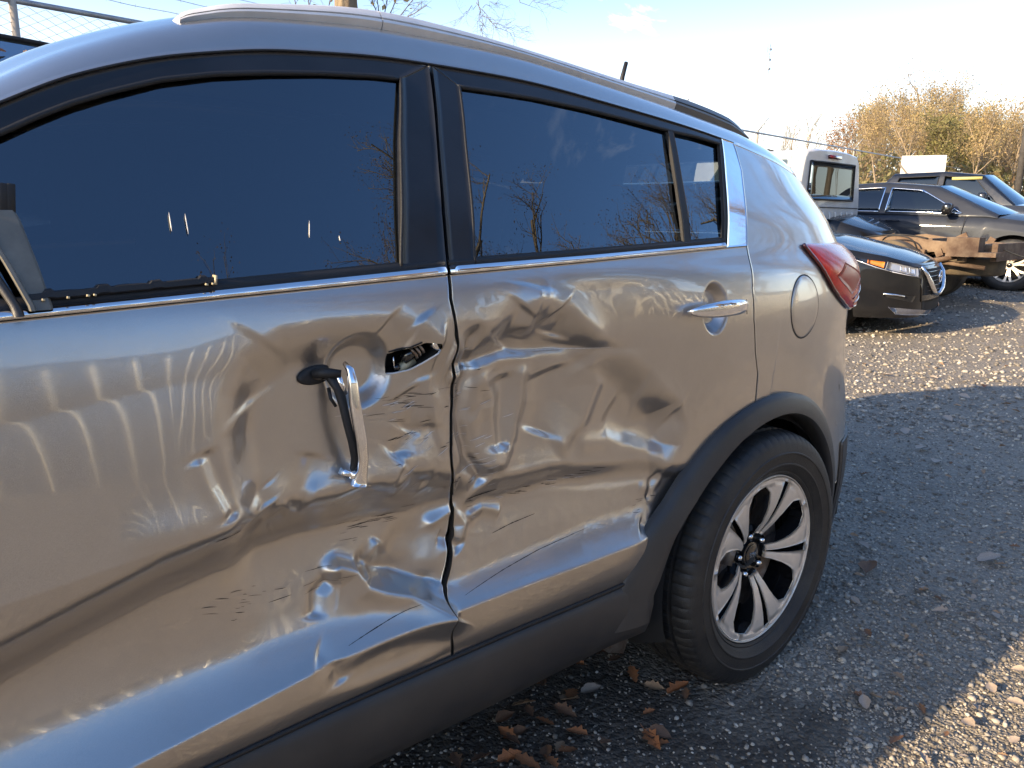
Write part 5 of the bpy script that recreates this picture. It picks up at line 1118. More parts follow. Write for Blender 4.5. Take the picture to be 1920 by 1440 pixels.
    for t in np.linspace(0,1,12):
        l_=cow+(hdr-cow)*t; z_=float(roof(l_)); e=(hb-.13)+(hr-hb)*t
        g.append([[e*c,l_-.10*(1-c*c)*(1-t)-.04*(1-c*c),z_+.02*(1-c*c)] for c in np.linspace(-1,1,18)])
    g=np.array(g); obj('windscreen',g,gridF(12,18)[:,::-1],p.get('glass',BG['glass']),root)
    g=[]
    for t in np.linspace(0,1,8):
        l_=p['rearbase']+(rhd-p['rearbase'])*t; z_=float(roof(l_)); e=(hb-.13)+(hr-hb)*t
        g.append([[e*c,l_+.06*(1-c*c),z_+.015*(1-c*c)] for c in np.linspace(-1,1,12)])
    g=np.array(g); obj('rear_window',g,gridF(8,12),BG['glass'],root)
    for (b0,b1,t0,t1) in p['win']:
        for sg in(-1,1):
            g=[]
            for s in np.linspace(0,1,12):
                lb=b0+(b1-b0)*s; lt=t0+(t1-t0)*s; zb_=float(belt(lb))+.03; zt_=float(roof(lt))-.085; g.append([side(lb+(lt-lb)*t,zb_+(zt_-zb_)*t,sg,.006) for t in np.linspace(0,1,8)])
            g=np.array(g); V,F=sheet(g,.0,flip=sg<0); w_=obj('side_window',V,F,BG['glass'],root)
            # bright or black surround
            edge=np.concatenate([g[:,0],g[-1],g[::-1,-1],g[::-1,0][:0] if False else g[0][::-1]]); V,F=tube(edge,p.get('trimr',.008),5); obj('window_trim',V,F,p.get('trim',M['rubber']),w_)
            # dull blind backing well inside so the cabin reads as a room
    V,F=box((0,(cow+p['rearbase'])/2,zl+.25),(hb*1.8,L_-.9,.4)); obj('floor_pan',V,F,M['dark'],root)
    for sx_ in(-.37,.37):
        for l_ in p.get('seats',[]):
            m_=MB(); m_.box((sx_,l_,belt(l_)-.05),(.48,.14,.55),rotx(-.2)); o=m_.obj('seat',BG['seat'],root,bevel=.04); m_=MB(); m_.box((sx_,l_+.05,float(belt(l_))+.30),(.26,.10,.18)); m_.obj('head_rest',BG['seat'],root,bevel=.03)
    for wl in wheels:
        for sg in(-1,1):
            w_=simple_wheel(root,(sg*(A[-1]-.11),wl,p['R']),p['R'],.23,p['R']*.66,p.get('nsp',5),p.get('rim'))
            if sg>0: w_.rotation_euler=(0,0,math.pi)
            V,F=lathe_y([(0,p['R']*.3),(0,Rw),(.28,Rw)],28,(0,0,0)); V=V[:,[1,0,2]]*np.array([1 if sg<0 else -1,1,1])+np.array([sg*(A[-1]-.24),wl,p['R']]); obj('wheel_well',V,F,M['dark'],root)
    return side
def place(px,D,rz_): x_,y_=at_az(px,D); return (x_,y_,float(gz(x_,y_))-.01)
# ---- black saloon, nose out
X0=(6.45,1.25); sal=empty('black_saloon',(X0[0],X0[1],float(gz(*X0))-.01),math.radians(11),'glossy black saloon with sharp headlamps and chrome V grille, nearest car behind the bronze one','car')
plan_s=[(0,0),(.25,.010),(.45,.05),(.62,.14),(.76,.30),(.86,.52),(.915,.80),(.93,1.1),(.93,1.4)]
ps=dict(plan=plan_s,L=4.9,zlo=.19,shoulder=([0,.05,.3,.8,1.4,2.2,4.9],[.70,.705,.775,.86,.93,.96,1.0]),bulge=([0,.12,.5,.8,.93,1],[-.03,.0,.012,-.005,-.03,-.075]),wheels=[.95,3.73],R=.345,mat=BG['charcoal'],
 crown=lambda l_: .03+.055*min(1,l_/.9),cowl=1.30,hb=.90,hr=.66,zr=1.42,roof=([1.30,2.15,2.7,3.4,4.3],[.955,1.38,1.43,1.40,1.02]),header=2.15,rearheader=3.4,rearbase=4.3,win=[(1.75,2.75,2.25,2.72),(2.82,3.7,2.80,3.35)],trim=M['chrome'],seats=[2.5],nsp=5)
vehicle(sal,ps)
def npt(a,z_,off=.004,pl_=plan_s,par=ps):
    """point on the nose or flank of the saloon from the distance a measured round its plan curve (negative = near side)"""
    pc=np.array(pl_); d=np.concatenate([[0],np.cumsum(np.linalg.norm(np.diff(pc,axis=0),axis=1))]); s=abs(a); x_=float(spline(d,pc[:,0])(s)); l_=float(spline(d,pc[:,1])(s))
    t=(z_-par['zlo'])/(float(lin(*par['shoulder'])(l_))-par['zlo']); o=float(lin(*par['bulge'])(t))+off; sidew=min(1,x_/.93)**2
    return np.array([(x_+o*sidew)*(1 if a>0 else -1),l_-o*(1-sidew),z_])
def npatch(name,outline,off,mt,parent,n=10,m_=10,thick=.006):
    """outline: 4 polylines corners bilinear (a,z): bl,br,tr,tl"""
    bl,br,tr,tl=[np.array(q,float) for q in outline]; g=[]
    for s in np.linspace(0,1,n):
        g.append([npt(*((bl*(1-s)+br*s)*(1-t)+(tl*(1-s)+tr*s)*t),off) for t in np.linspace(0,1,m_)])
    V,F=sheet(np.array(g),thick,flip=False); return obj(name,V,F,mt,parent)
def nline(name,pts,r,off,mt,parent,seg=6):
    P=[npt(a,z_,off) for a,z_ in pts]; V,F=tube(P,r,seg); return obj(name,V,F,mt,parent)
for sg in(-1,1):
    hl=npatch('headlight',[(sg*.50,.575),(sg*1.15,.745),(sg*1.16,.762),(sg*.47,.665)],.006,M['gloss_black'],sal)
    npatch('lamp_lens',[(sg*.51,.585),(sg*.86,.655),(sg*.84,.725),(sg*.50,.66)],.010,BG['headl'],hl,8,6)
    for q in (.56,.66): npatch('projector',[(sg*q,.598+(q-.5)*.2),(sg*(q+.06),.61+(q-.5)*.2),(sg*(q+.06),.662+(q-.5)*.15),(sg*q,.652+(q-.5)*.15)],.014,BG['lampin'],hl,5,5)
    npatch('turn_signal',[(sg*.88,.668),(sg*1.02,.708),(sg*1.02,.74),(sg*.87,.722)],.011,BG['amber'],hl,6,4)
    nline('running_light',[(sg*.80,.632),(sg*.95,.672),(sg*1.15,.742)],.005,.010,BG['lampin'],hl)
    nline('running_light',[(sg*.50,.580),(sg*.65,.602),(sg*.80,.632)],.005,.012,BG['lampin'],hl)
    npatch('fog_recess',[(sg*.55,.34),(sg*.86,.40),(sg*.86,.43),(sg*.52,.40)],.003,M['dark'],sal)
    nline('fog_trim',[(sg*.86,.425),(sg*.74,.415),(sg*.66,.40)],.010,.012,M['chrome'],sal)
    npatch('lower_lip',[(sg*.10,.195),(sg*.72,.225),(sg*.80,.30),(sg*.10,.235)],.018,mat('grey_lip_%d'%(sg+2),(.30,.32,.38),rough=.2,metal=.7,coat=1),sal)
    # V shaped bright grille bars
    P=[npt(sg*a,z_,.020) for a,z_ in [(.44,.675),(.38,.60),(.30,.52),(.20,.44),(.10,.405),(.005,.395)]]; V,F=tube(P,[.012,.022,.028,.026,.022,.02],10); obj('grille_v_bar',V,F,M['chrome'],sal)
    nline('bumper_crease',[(sg*.46,.56),(sg*.44,.45),(sg*.42,.34)],.006,.006,BG['charcoal'],sal)
    m_=MB(); m_.box((sg*1.03,1.78,1.02),(.20,.10,.13)); m_.obj('door_mirror',BG['charcoal'],sal,bevel=.03)
npatch('grille_mesh',[(-.40,.40),(.40,.40),(.42,.685),(-.42,.685)],.002,M['dark'],sal,20,8)
for q in range(5): nline('grille_slat',[(a,.44+q*.045) for a in np.linspace(-.36+.0*q,.36,10)],.004,.006,M['gloss_black'],sal)
npatch('lower_intake',[(-.36,.235),(.36,.235),(.40,.345),(-.40,.345)],.004,M['dark'],sal,16,6)
th=np.linspace(0,2*np.pi,28); c0=npt(0.0001,.565,.035); V,F=tube([c0+np.array([.055*math.cos(a),0,.055*math.sin(a)]) for a in th],.008,8,False); em=obj('badge_ring',V,F,M['chrome'],sal)
V,F=box(c0,(.145,.012,.022)); obj('badge_bar',V,F,M['chrome'],em)
V,F=tube([(-.66,1.26,.975),(-.3,1.20,1.00),(-.05,1.19,.995)],.009,6); obj('wiper_arm',V,F,M['rubber'],sal)
V,F=tube([(-.05,1.20,.99),(.3,1.17,1.02),(.55,1.22,1.0)],.009,6); obj('wiper_arm',V,F,M['rubber'],sal)
# ---- slate crossover/saloon behind the rusty frame
X1=(10.95+.93,1.2); sl=empty('slate_crossover',(X1[0],X1[1],float(gz(*X1))-.03),math.radians(7),'slate blue crossover with bright window trim and dark mirror, behind the rusty truck frame','car')
pv=dict(plan=[(0,0),(.35,.03),(.6,.12),(.78,.30),(.88,.55),(.92,.9),(.93,1.2)],L=4.7,zlo=.24,shoulder=([0,.1,.5,1.3,2.5,4.7],[.78,.82,.95,1.06,1.09,1.12]),bulge=([0,.15,.5,.8,.93,1],[-.03,0,.015,0,-.03,-.08]),wheels=[.92,3.65],R=.37,mat=BG['slate'],
 crown=lambda l_:.04+.05*min(1,l_/.9),cowl=1.15,hb=.90,hr=.68,zr=1.56,roof=([1.15,2.05,2.8,3.7,4.55],[1.08,1.51,1.58,1.54,1.14]),header=2.05,rearheader=3.8,rearbase=4.55,win=[(1.62,2.70,2.22,2.68),(2.80,3.75,2.78,3.6),(3.83,4.25,3.70,3.95)],trim=M['chrome'],trimr=.012,seats=[2.55,3.4],nsp=7,rim=M['machined'])
side1=vehicle(sl,pv)
for sg in(-1,1):
    m_=MB(); m_.box((sg*1.03,1.78,1.16),(.22,.13,.17)); m_.obj('door_mirror',M['gloss_black'],sl,bevel=.04)
    for l_ in(2.55,3.55): V,F=tube([(sg*.955,l_-.10,.985),(sg*.975,l_,.99),(sg*.955,l_+.10,.985)],.013,8); obj('door_pull',V,F,BG['slate'],sl)
    for l_ in (2.76,): V,F=tube([(sg*.938,l_,1.08),(sg*.948,l_,.8),(sg*.942,l_+.02,.45)],.004,4); obj('door_gap',V,F,M['dark'],sl)
    V,F=tube([(sg*.938,1.55,1.06),(sg*.948,1.58,.8),(sg*.942,1.5,.45)],.004,4); obj('door_gap',V,F,M['dark'],sl)
# ---- dark pickup at the right edge
xp,yp=at_az(1860,14.6); pk=empty('dark_pickup',(xp+1.0,yp-1.55,float(gz(xp,yp))-.05),math.radians(9),'dark navy four door pickup cut by the right edge of the picture','truck')
pp=dict(plan=[(0,0),(.5,.02),(.8,.12),(.94,.30),(.98,.6),(.99,.9)],L=5.7,zlo=.35,shoulder=([0,.1,.5,1.3,3.5,5.7],[1.02,1.06,1.14,1.20,1.24,1.26]),bulge=([0,.15,.5,.85,1],[-.02,0,.01,0,-.05]),wheels=[.95,4.5],R=.40,mat=BG['navy'],
 crown=lambda l_:.06,cowl=1.35,hb=.95,hr=.78,zr=1.78,roof=([1.35,1.95,2.6,3.5,3.95],[1.22,1.76,1.84,1.82,1.26]),header=1.95,rearheader=3.5,rearbase=3.95,win=[(1.65,2.60,2.05,2.58),(2.70,3.55,2.68,3.38)],seats=[2.4,3.2],nsp=6)
vehicle(pk,pp)
m_=MB(); m_.box((-1.10,1.85,1.32),(.24,.14,.22)); m_.obj('door_mirror',BG['navy'],pk,bevel=.04)
V,F=box((-.80,2.2,1.70),(.02,.50,.05)); obj('yellow_sun_strip',V,F,mat('yellow_strip',(.55,.50,.18),rough=.6),pk)
# ---- dark SUV roof behind the white cab
xq,yq=at_az(1452,12.6); sv=empty('black_suv',(xq,yq-1.9,float(gz(xq,yq))+.02),math.radians(5),'black sport utility whose roof and rack show above the rear corner of the bronze car','car')
pq=dict(pv); pq.update(mat=BG['charcoal'],zr=1.95,roof=([1.15,1.95,2.8,4.3,4.6],[1.2,1.93,1.98,1.95,1.3]),rearheader=4.3,rearbase=4.6,trim=M['rubber'],trimr=.008,seats=[]); vehicle(sv,pq)
for sg in(-1,1): V,F=tube([(sg*.55,2.1,2.0),(sg*.55,2.3,2.06),(sg*.55,3.9,2.06),(sg*.55,4.1,2.0)],.025,8); obj('roof_rack_bar',V,F,M['rubber'],sv)
# ---- silver van standing behind the bronze car, upper left
vn=empty('silver_van',(-1.07,1.17,-.05),math.radians(8),'silver van behind the bronze car, brown leaves littering its dark edged windscreen','van')
pw=dict(glass=tinted_glass('bright_windscreen',(.5,.55,.55),7.0),plan=[(0,0),(.4,.02),(.7,.12),(.88,.30),(.96,.6),(.98,.9)],L=5.2,zlo=.25,shoulder=([0,.3,.8,5.2],[.95,1.1,1.28,1.35]),bulge=([0,.15,.5,.85,1],[-.03,0,.01,0,-.05]),wheels=[.85,4.1],R=.35,mat=BG['silver'],
 crown=lambda l_:.07,cowl=.80,hb=.95,hr=.84,zr=2.24,roof=([.80,1.75,2.4,5.0,5.15],[1.32,2.15,2.24,2.22,1.4]),header=1.75,rearheader=5.0,rearbase=5.15,win=[(1.15,2.2,1.75,2.15)],seats=[],nsp=5)
vehicle(vn,pw)
def vroof(l_): return float(lin(*pw['roof'])(l_))
P=[]
for c in np.linspace(-1,1,30): P.append([(.82-.11)*c,1.75-.045*(1-c*c),vroof(1.75)+.022*(1-c*c)+.004])
V,F=tube(P,.012,6); obj('windscreen_gasket',V,F,M['rubber'],vn)
for i in range(150):
    c=rt.uniform(-.95,.95); t=rt.betavariate(5,2); l_=.80+.95*t; e=(.82+.0*t)*c
    o=bpy.data.objects.new('stuck_leaf',leafM[rt.choice([0,1,3,7])]); COL.objects.link(o); s=rt.uniform(.03,.07); o.parent=vn; o.location=(e,l_-.06*(1-c*c),vroof(l_)+.02*(1-c*c)+.012); o.scale=(s,s,s); o.rotation_euler=(math.radians(38)+rt.uniform(-.2,.2),rt.uniform(-.2,.2),rt.uniform(0,6.3))
# ---- white pickup cab on a bare rusty frame, nose to the fence
xt,yt=7.76,3.60; tk=empty('white_cab_truck',(xt+.95,yt+.05,float(gz(xt+1,yt))-.02),math.radians(3),'white pickup cab with bed removed, bare rusty frame sticking out behind','truck')
cab=empty('cab'); cab.parent=tk
def ring(y_,pts): return [[a,y_,z_] for a,z_ in pts]
CZ=[(-.93,.62),(-.96,.80),(-.965,1.22),(-.945,1.34),(-.87,1.72),(-.83,1.86),(-.76,1.93),(-.45,1.965),(0,1.975)]
CZ=CZ+[(-a,z_) for a,z_ in CZ[::-1][1:]]
rows=[]
for y_,s in [(0,.965),(.015,.985),(.05,1),(.8,1),(1.65,1)]: rows.append([[a*s,y_,1.2+(z_-1.2)*(s if z_>1.2 else 1)] for a,z_ in CZ])
g=np.array(rows); obj('cab_shell',g,gridF(5,len(CZ)),BG['white'],cab)
back=[[a*.965,0,1.2+(z_-1.2)*(.965 if z_>1.2 else 1)] for a,z_ in CZ]
# rear wall in panels round the window
WN=[(-.70,1.30),(.70,1.30),(.66,1.80),(-.66,1.80)]
def rw(name,pts,y_,mt,par,th=.0): 
    V=[[a,y_,z_] for a,z_ in pts]; return obj(name,V,[list(range(len(pts)))],mt,par,smooth=False)
n_=len(back); outl=[(b[0],b[2]) for b in back]
V=[[a,0,z_] for a,z_ in outl]+[[a,.0,z_] for a,z_ in [(-.70,1.30),(-.71,1.32),(-.685,1.77),(-.65,1.80),(0,1.81),(.65,1.80),(.685,1.77),(.71,1.32),(.70,1.30)]]
# left part, right part, bottom part
k0=n_; F=[[0,1,2,3,k0+0],[3,4,k0+1,k0+0],[4,5,k0+2,k0+1],[5,6,k0+3,k0+2],[6,7,k0+4,k0+3],[7,8,k0+4],[8,9,k0+4],[9,10,k0+5,k0+4],[10,11,k0+6,k0+5],[11,12,k0+7,k0+6],[12,13,k0+8,k0+7],[13,14,15,16,k0+8],[16,0,k0+0,k0+8]]
obj('cab_back_wall',V,F,BG['white'],cab,smooth=False)
g=np.array([[[-.70+1.40*s-(.0+.03*(t))*(2*s-1)*1.0,-.004-.02*math.sin(math.pi*s),1.305+.49*t] for t in np.linspace(0,1,8)] for s in np.linspace(0,1,14)]); V,F=sheet(g,.004); rwn=obj('rear_window',V,F,BG['glass'],cab)
ed=np.concatenate([g[:,0],g[-1],g[::-1,-1],g[0][::-1]]); V,F=tube(ed+np.array([0,-.002,0]),.014,6); obj('window_rubber',V,F,M['rubber'],rwn)
V,F=box((0,-.014,1.875),(.36,.03,.045)); obj('high_brake_light',V,F,M['red_dark'],cab)
for q in range(9): V,F=tube([(-.72+q*.18,-.003,.72),(-.72+q*.18,-.012,.76),(-.72+q*.18,-.012,1.10),(-.72+q*.18,-.003,1.14)],.014,6); obj('pressed_rib',V,F,BG['white'],cab)
V,F=tube([(-.90,-.004,1.20),(0,-.006,1.20),(.90,-.004,1.20)],.006,5); obj('body_seam',V,F,M['rubber'],cab)
for a in(-.42,.42): V,F=box((a,-.006,1.0),(.17,.02,.13)); b_=obj('air_vent',V,F,M['dark'],cab); V,F=box((a,-.018,1.0),(.13,.01,.02)); obj('vent_flap',V,F,BG['seat'],b_)
for sg in(-1,1):
    g=np.array([[[sg*(.955-(z_-1.34)*.19+.004),l_+ (z_-1.34)*q,z_] for z_ in np.linspace(1.36,1.82,6)] for l_,q in [(.18,.1),(.5,.05),(1.0,0),(1.5,-.6)]]); obj('side_window',g,gridF(4,6,0,sg<0),BG['glass'],cab)
    V,F=tube([(sg*.972,.12,1.85),(sg*.985,.10,1.3),(sg*.975,.12,.66)],.004,4); obj('door_gap',V,F,M['dark'],cab)
V,F=box((0,2.3,1.0),(1.8,1.3,.7)); o=obj('engine_bay',V,F,BG['white'],tk); b_=o.modifiers.new('b','BEVEL'); b_.width=.12; b_.segments=3
g=np.array([[[c*.78,1.65+.45*t,1.93-.58*t] for c in np.linspace(-1,1,6)] for t in np.linspace(0,1,4)]); obj('windscreen',g,gridF(4,6),BG['glass'],tk)
# frame
for sg in(-1,1):
    P=[(sg*.43,.10,.66),(sg*.43,-.30,.66),(sg*.45,-.70,.74),(sg*.47,-1.15,.80),(sg*.47,-1.55,.74),(sg*.46,-2.25,.70)]
    rows=[]
    for x_,y_,z_ in P: rows.append([[x_-.035,y_,z_-.075],[x_+.035,y_,z_-.075],[x_+.035,y_,z_+.06],[x_-.035,y_,z_+.06]])
    n_=len(rows); obj('frame_rail',np.array(rows),[list(f) for f in gridF(n_,4,0,False,True)]+[[0,1,2,3],[n_*4-1,n_*4-2,n_*4-3,n_*4-4]],BG['rust'],tk,smooth=False)
    P=[(sg*.62,-.55,.62),(sg*.62,-.9,.53),(sg*.62,-1.2,.49),(sg*.62,-1.5,.53),(sg*.62,-1.9,.62)]; V,F=tube(P,[.03,.04,.05,.04,.03],6); obj('leaf_spring',V,F,BG['rust'],tk)
    V,F=box((sg*.62,-.50,.64),(.10,.10,.16)); obj('spring_hanger',V,F,BG['rust'],tk); V,F=box((sg*.62,-1.95,.66),(.08,.08,.20)); obj('spring_shackle',V,F,BG['rust'],tk)
    w_=simple_wheel(tk,(sg*.80,-1.2,.40),.40,.26,.22,8,BG['rust'],False,BG['mud']); 
    if sg>0: w_.rotation_euler=(0,0,math.pi)
    V,F=tube([(sg*.45,-.9,.78),(sg*.50,-1.3,.45)],[.03,.035],8); obj('shock_absorber',V,F,BG['rust'],tk)
for y_,z_ in [(-.35,.66),(-.95,.78),(-1.5,.76),(-2.0,.70)]: V,F=box((0,y_,z_),(.92,.09,.12)); obj('cross_member',V,F,BG['rust'],tk,smooth=False)
V,F=box((0,-2.28,.68),(1.25,.06,.20)); obj('rear_cross_plate',V,F,BG['rust'],tk,smooth=False)
V,F=box((-.70,-2.22,.66),(.30,.28,.05)); obj('hitch_bracket',V,F,BG['rust'],tk,smooth=False); V,F=box((-.72,-2.0,.74),(.22,.34,.22)); obj('rust_box',V,F,BG['rust'],tk,smooth=False)
V,F=tube([(-.85,-1.2,.40),(0,-1.2,.40),(.85,-1.2,.40)],[.05,.06,.05],10); obj('rear_axle',V,F,BG['rust'],tk)
V,F=tube([(0,-1.2,.28),(0,-1.2,.42),(0,-1.2,.54)],[.10,.17,.10],12); obj('differential',V,F,BG['rust'],tk)
V,F=tube([(-.2,0,.55),(-.35,-.6,.52),(-.30,-1.1,.62),(-.55,-1.6,.56),(-.60,-2.2,.50)],.028,8); obj('exhaust_pipe',V,F,BG['rust'],tk)
for pl_ in ([(-.5,.05,.76),(-.52,-.6,.80),(-.45,-1.1,.86),(-.47,-1.5,.82)],[(-.60,-1.0,.74),(-.66,-1.1,.84),(-.66,-1.35,.82),(-.62,-1.45,.66)],[(-.55,-2.35,.72),(-.62,-2.7,.62),(-.58,-3.0,.66)]):
    pts=np.array(pl_); t=np.linspace(0,len(pts)-1,24); P=np.stack([spline(np.arange(len(pts)),pts[:,k_])(t) for k_ in range(3)],-1); V,F=tube(P,.010,5); obj('loose_hose',V,F,M['rubber'],tk)
# spare tyre slung under the tail of the frame
sp_=empty('spare_wheel'); sp_.parent=tk; V,F=lathe_y([(-.10,.20),(-.115,.26),(-.12,.32),(-.11,.37),(-.09,.395),(.09,.395),(.11,.37),(.12,.32),(.115,.26),(.10,.20)],48); V=V[:,[0,2,1]]+np.array([0,-1.85,.50]); obj('spare_tyre',V,F,BG['mud'],sp_)
V,F=lathe_y([(-.04,.05),(-.05,.2),(.05,.21)],32); V=V[:,[0,2,1]]+np.array([0,-1.85,.50]); obj('spare_rim',V,F,BG['rust'],sp_)
# brackets, clutter and torn tabs that break up the rails
rq=random.Random(5)
for i in range(16):
    sg=rq.choice([-1,1]); y_=-rq.uniform(.05,2.25); x_=sg*(.47+rq.uniform(-.03,.08)); z_=float(np.interp(-y_,[0.1,.3,.7,1.15,1.55,2.25],[.66,.66,.74,.80,.74,.70]))+rq.uniform(-.12,.09)
    V,F=box((x_,y_,z_),(rq.uniform(.02,.10),rq.uniform(.03,.16),rq.uniform(.03,.10)),rotx(rq.uniform(-.5,.5))); obj('rusty_bracket',V,F,BG['rust'],tk,smooth=False)
# ================================================================== FENCE, POLES, BOARD, NEAR TREE
GAL=mat('galvanised_steel',(.42,.43,.44),rough=.5,metal=.6,vary=.15,vscale=10); WIRE=mat('dull_fence_wire',(.07,.075,.08),rough=.6,metal=.2); TANP=mat('tan_fence_post',(.45,.40,.34),rough=.6,vary=.1)  # posts tan with slight mottling
FA=np.array([-9.0,3.75]); FB=np.array([62.,20.3]); FD=(FB-FA)/np.linalg.norm(FB-FA); FL=np.linalg.norm(FB-FA); FN=np.array([-FD[1],FD[0]])
HF=2.88
def fp(s,z_,o=0): q=FA+FD*s+FN*o; s_=(q[0]+1.79)*VD[0]+(q[1]+1.94)*VD[1]; t=max(s_-1.9,0); return np.array([q[0],q[1],.027*(t-1.2*(1-math.exp(-t/1.2)))+z_])
def s_at(px):
    """distance along the fence where a sight line crosses it"""
    k=(px-960)/1442; d=np.array([.6448+k*.7643,.7643-k*.6448]); A_=np.stack([d,-FD],1); t,s=np.linalg.solve(A_,FA-np.array([-1.789,-1.944])); return s
fence=empty('chain_link_fence',(FA[0],FA[1],0),0,'tall chain link fence with barbed wire top running behind the parked vehicles','fence'); fo=np.array([FA[0],FA[1],0])
def fobj(name,V,F,mt,par=fence,**k): return obj(name,np.asarray(V)-fo,F,mt,par,**k)
V,F=tube([fp(s,HF) for s in np.linspace(0,FL,60)],.024,8); fobj('top_rail',V,F,GAL)
s0=s_at(88); posts=[s0+3.05*k_ for k_ in range(-3,5)]+[s_at(1671)+9.5*k_ for k_ in range(-2,4)]
for s in posts:
    if s<0 or s>FL: continue
    V,F=tube([fp(s,-.2),fp(s,HF+.05)],.030,8); fobj('fence_post',V,F,TANP)
    V,F=tube([fp(s,HF+.03),fp(s-.0,HF+.36,-.26)],[.02,.012],6); fobj('wire_arm',V,F,GAL)
for q in range(3):
    o=-.08-.08*q; z_=HF+.14+.10*q
    P=[fp(s,z_-.02*math.sin(math.pi*(((s-s0)/3.05)%1))+.004*math.sin(s*9),o) for s in np.linspace(0,45,400)]; V,F=tube(P,.0028,3); fobj('barbed_wire',V,F,GAL)
m_=MB(); 
for q in range(3):
    o=-.08-.08*q; z_=HF+.14+.10*q
    for s in np.arange(0,22,.13):
        c=fp(s,z_-.02*math.sin(math.pi*(((s-s0)/3.05)%1)),o); a=rt.uniform(0,3.1); dv=np.array([math.cos(a)*.3,math.sin(a)*.3,1])*.014; m_.add(*tube([c-dv,c+dv],.0016,3,False))
fobj('wire_barbs',np.concatenate(m_.V),m_.F,GAL,kind='stuff')
# woven diamonds: each wire zigzags up the fabric, bent at every crossing
def fabric(sa,sb,p_,r_,z0=.05,z1=HF):
    V=[];F=[];n=0; nz_=int((z1-z0)/p_); 
    for i in range(int((sb-sa)/p_)):
        s=sa+i*p_; pts=[fp(s+(p_/2 if ((k_+i)%2) else -p_/2)*1.0,z0+k_*p_/2,.004*(1 if k_%2 else -1)) for k_ in range(2*nz_+1)]; P=np.array(pts)
        # flat three-sided wire, cheap
        a=np.array([FD[0],FD[1],0])*r_; b=np.array([FN[0],FN[1],0])*r_
        ring=np.stack([P-a,P+a*.5+b,P+a*.5-b],1); V.append(ring.reshape(-1,3)); F.append(gridF(len(P),3,n,False,True)); n+=len(P)*3
    return np.concatenate(V),np.concatenate(F)
V,F=fabric(max(0,s_at(0)-3),s_at(420),.07,.0030); fobj('wire_mesh',V,F,WIRE,kind='stuff',smooth=False)
V,F=fabric(s_at(420),FL*.6,.16,.0022); fobj('wire_mesh',V,F,WIRE,kind='stuff',smooth=False)
# white board behind the fence
WB=mat('white_board',(.72,.70,.66),rough=.6,vary=.05)
x_,y_=at_az(1716,27); wb=empty('white_board',(x_,y_,float(gz(x_,y_))),math.radians(-62),'blank white sheet board standing behind the fence left of the far utility pole','board')
V,F=box((0,0,2.22),(1.35,.06,.85)); obj('panel',V,F,WB,wb,smooth=False)
for a in(-.55,.55): V,F=box((a,.06,1.2),(.08,.06,2.4)); obj('prop',V,F,BARK,wb,smooth=False)
V,F=box((-.52,-.05,2.12),(.05,.03,.7),roty(-.7)); obj('diagonal_strap',V,F,BG['seat'],wb,smooth=False)
# utility pole
x_,y_=at_az(1897,36); up_=empty('utility_pole',(x_,y_,float(gz(x_,y_))),0,'dark wooden utility pole rising above the wood at the right edge','pole'); 
V,F=tube([(0,0,-.3),(.05,0,3.2),(.12,-.02,6.35)],[.15,.14,.115],12); obj('shaft',V,F,mat('weathered_pole_wood',(.06,.055,.052),rough=.9,vary=.3,bump=.3),up_)
V,F=box((.0,-.14,4.5),(.14,.10,.45)); obj('switch_box',V,F,GAL,up_)
# faint lattice mast far off
x_,y_=at_az(1416,85); ma=empty('radio_mast',(x_,y_,float(gz(x_,y_))),0,'very thin far off mast with small fittings rising left of the woods','mast'); m_=MB()
for a in range(3):
    c=(.16*math.cos(a*2.094),.16*math.sin(a*2.094)); V,F=tube([(c[0],c[1],0),(c[0],c[1],13.6)],.028,4); obj('mast_leg',V,F,GAL,ma)
for k_ in range(26):
    z_=k_*.52; a=k_%3; b_=(a+1)%3; m_.tube([(.16*math.cos(a*2.094),.16*math.sin(a*2.094),z_),(.16*math.cos(b_*2.094),.16*math.sin(b_*2.094),z_+.5)],.014,3)
obj('lacing',np.concatenate(m_.V),m_.F,GAL,ma,kind='stuff')
for z_ in (11.2,12.1,13.1): V,F=box((.22,0,z_),(.35,.12,.18)); obj('antenna_fitting',V,F,GAL,ma)
# the big tree just behind the fence: only its trunk foot and drooping twigs are in the frame
x_,y_=at_az(663,13.2); bt=empty('roadside_tree',(x_,y_,float(gz(x_,y_))),0,'big sunlit tree trunk behind the roof rail with bare twigs drooping to its right','tree')
BT=mat('tan_rough_bark',(.30,.235,.15),rough=.9,dirt=(.17,.13,.09),vscale=9,bump=.9,bscale=28)  # tan bark mottled with darker brown
P=[(0,0,-.2),(.02,0,1.5),(-.03,0,3.5),(.02,.05,5.5),(.1,.1,8),(.0,.2,11)]; P=np.array(P); t=np.linspace(0,5,60); P=np.stack([spline(np.arange(6),P[:,k_])(t) for k_ in range(3)],-1)
V,F=tube(P,np.linspace(.25,.10,60),28,False); V=V+.0; ang=np.arctan2(V[:,1],V[:,0]); V[:,0]+=.014*np.sin(ang*9+V[:,2]*2)+.01*fbm(V[:,2]*5,ang*3); V[:,1]+=.014*np.cos(ang*11+V[:,2]*3); obj('trunk',V,F,BT,bt)
def world_at(px,py,D): return CP+(FW*1442+RT*(px-960)-UP*(py-720))/1442*D
org=np.array([x_,y_,float(gz(x_,y_))])
tw=MB(); rb=random.Random(21)
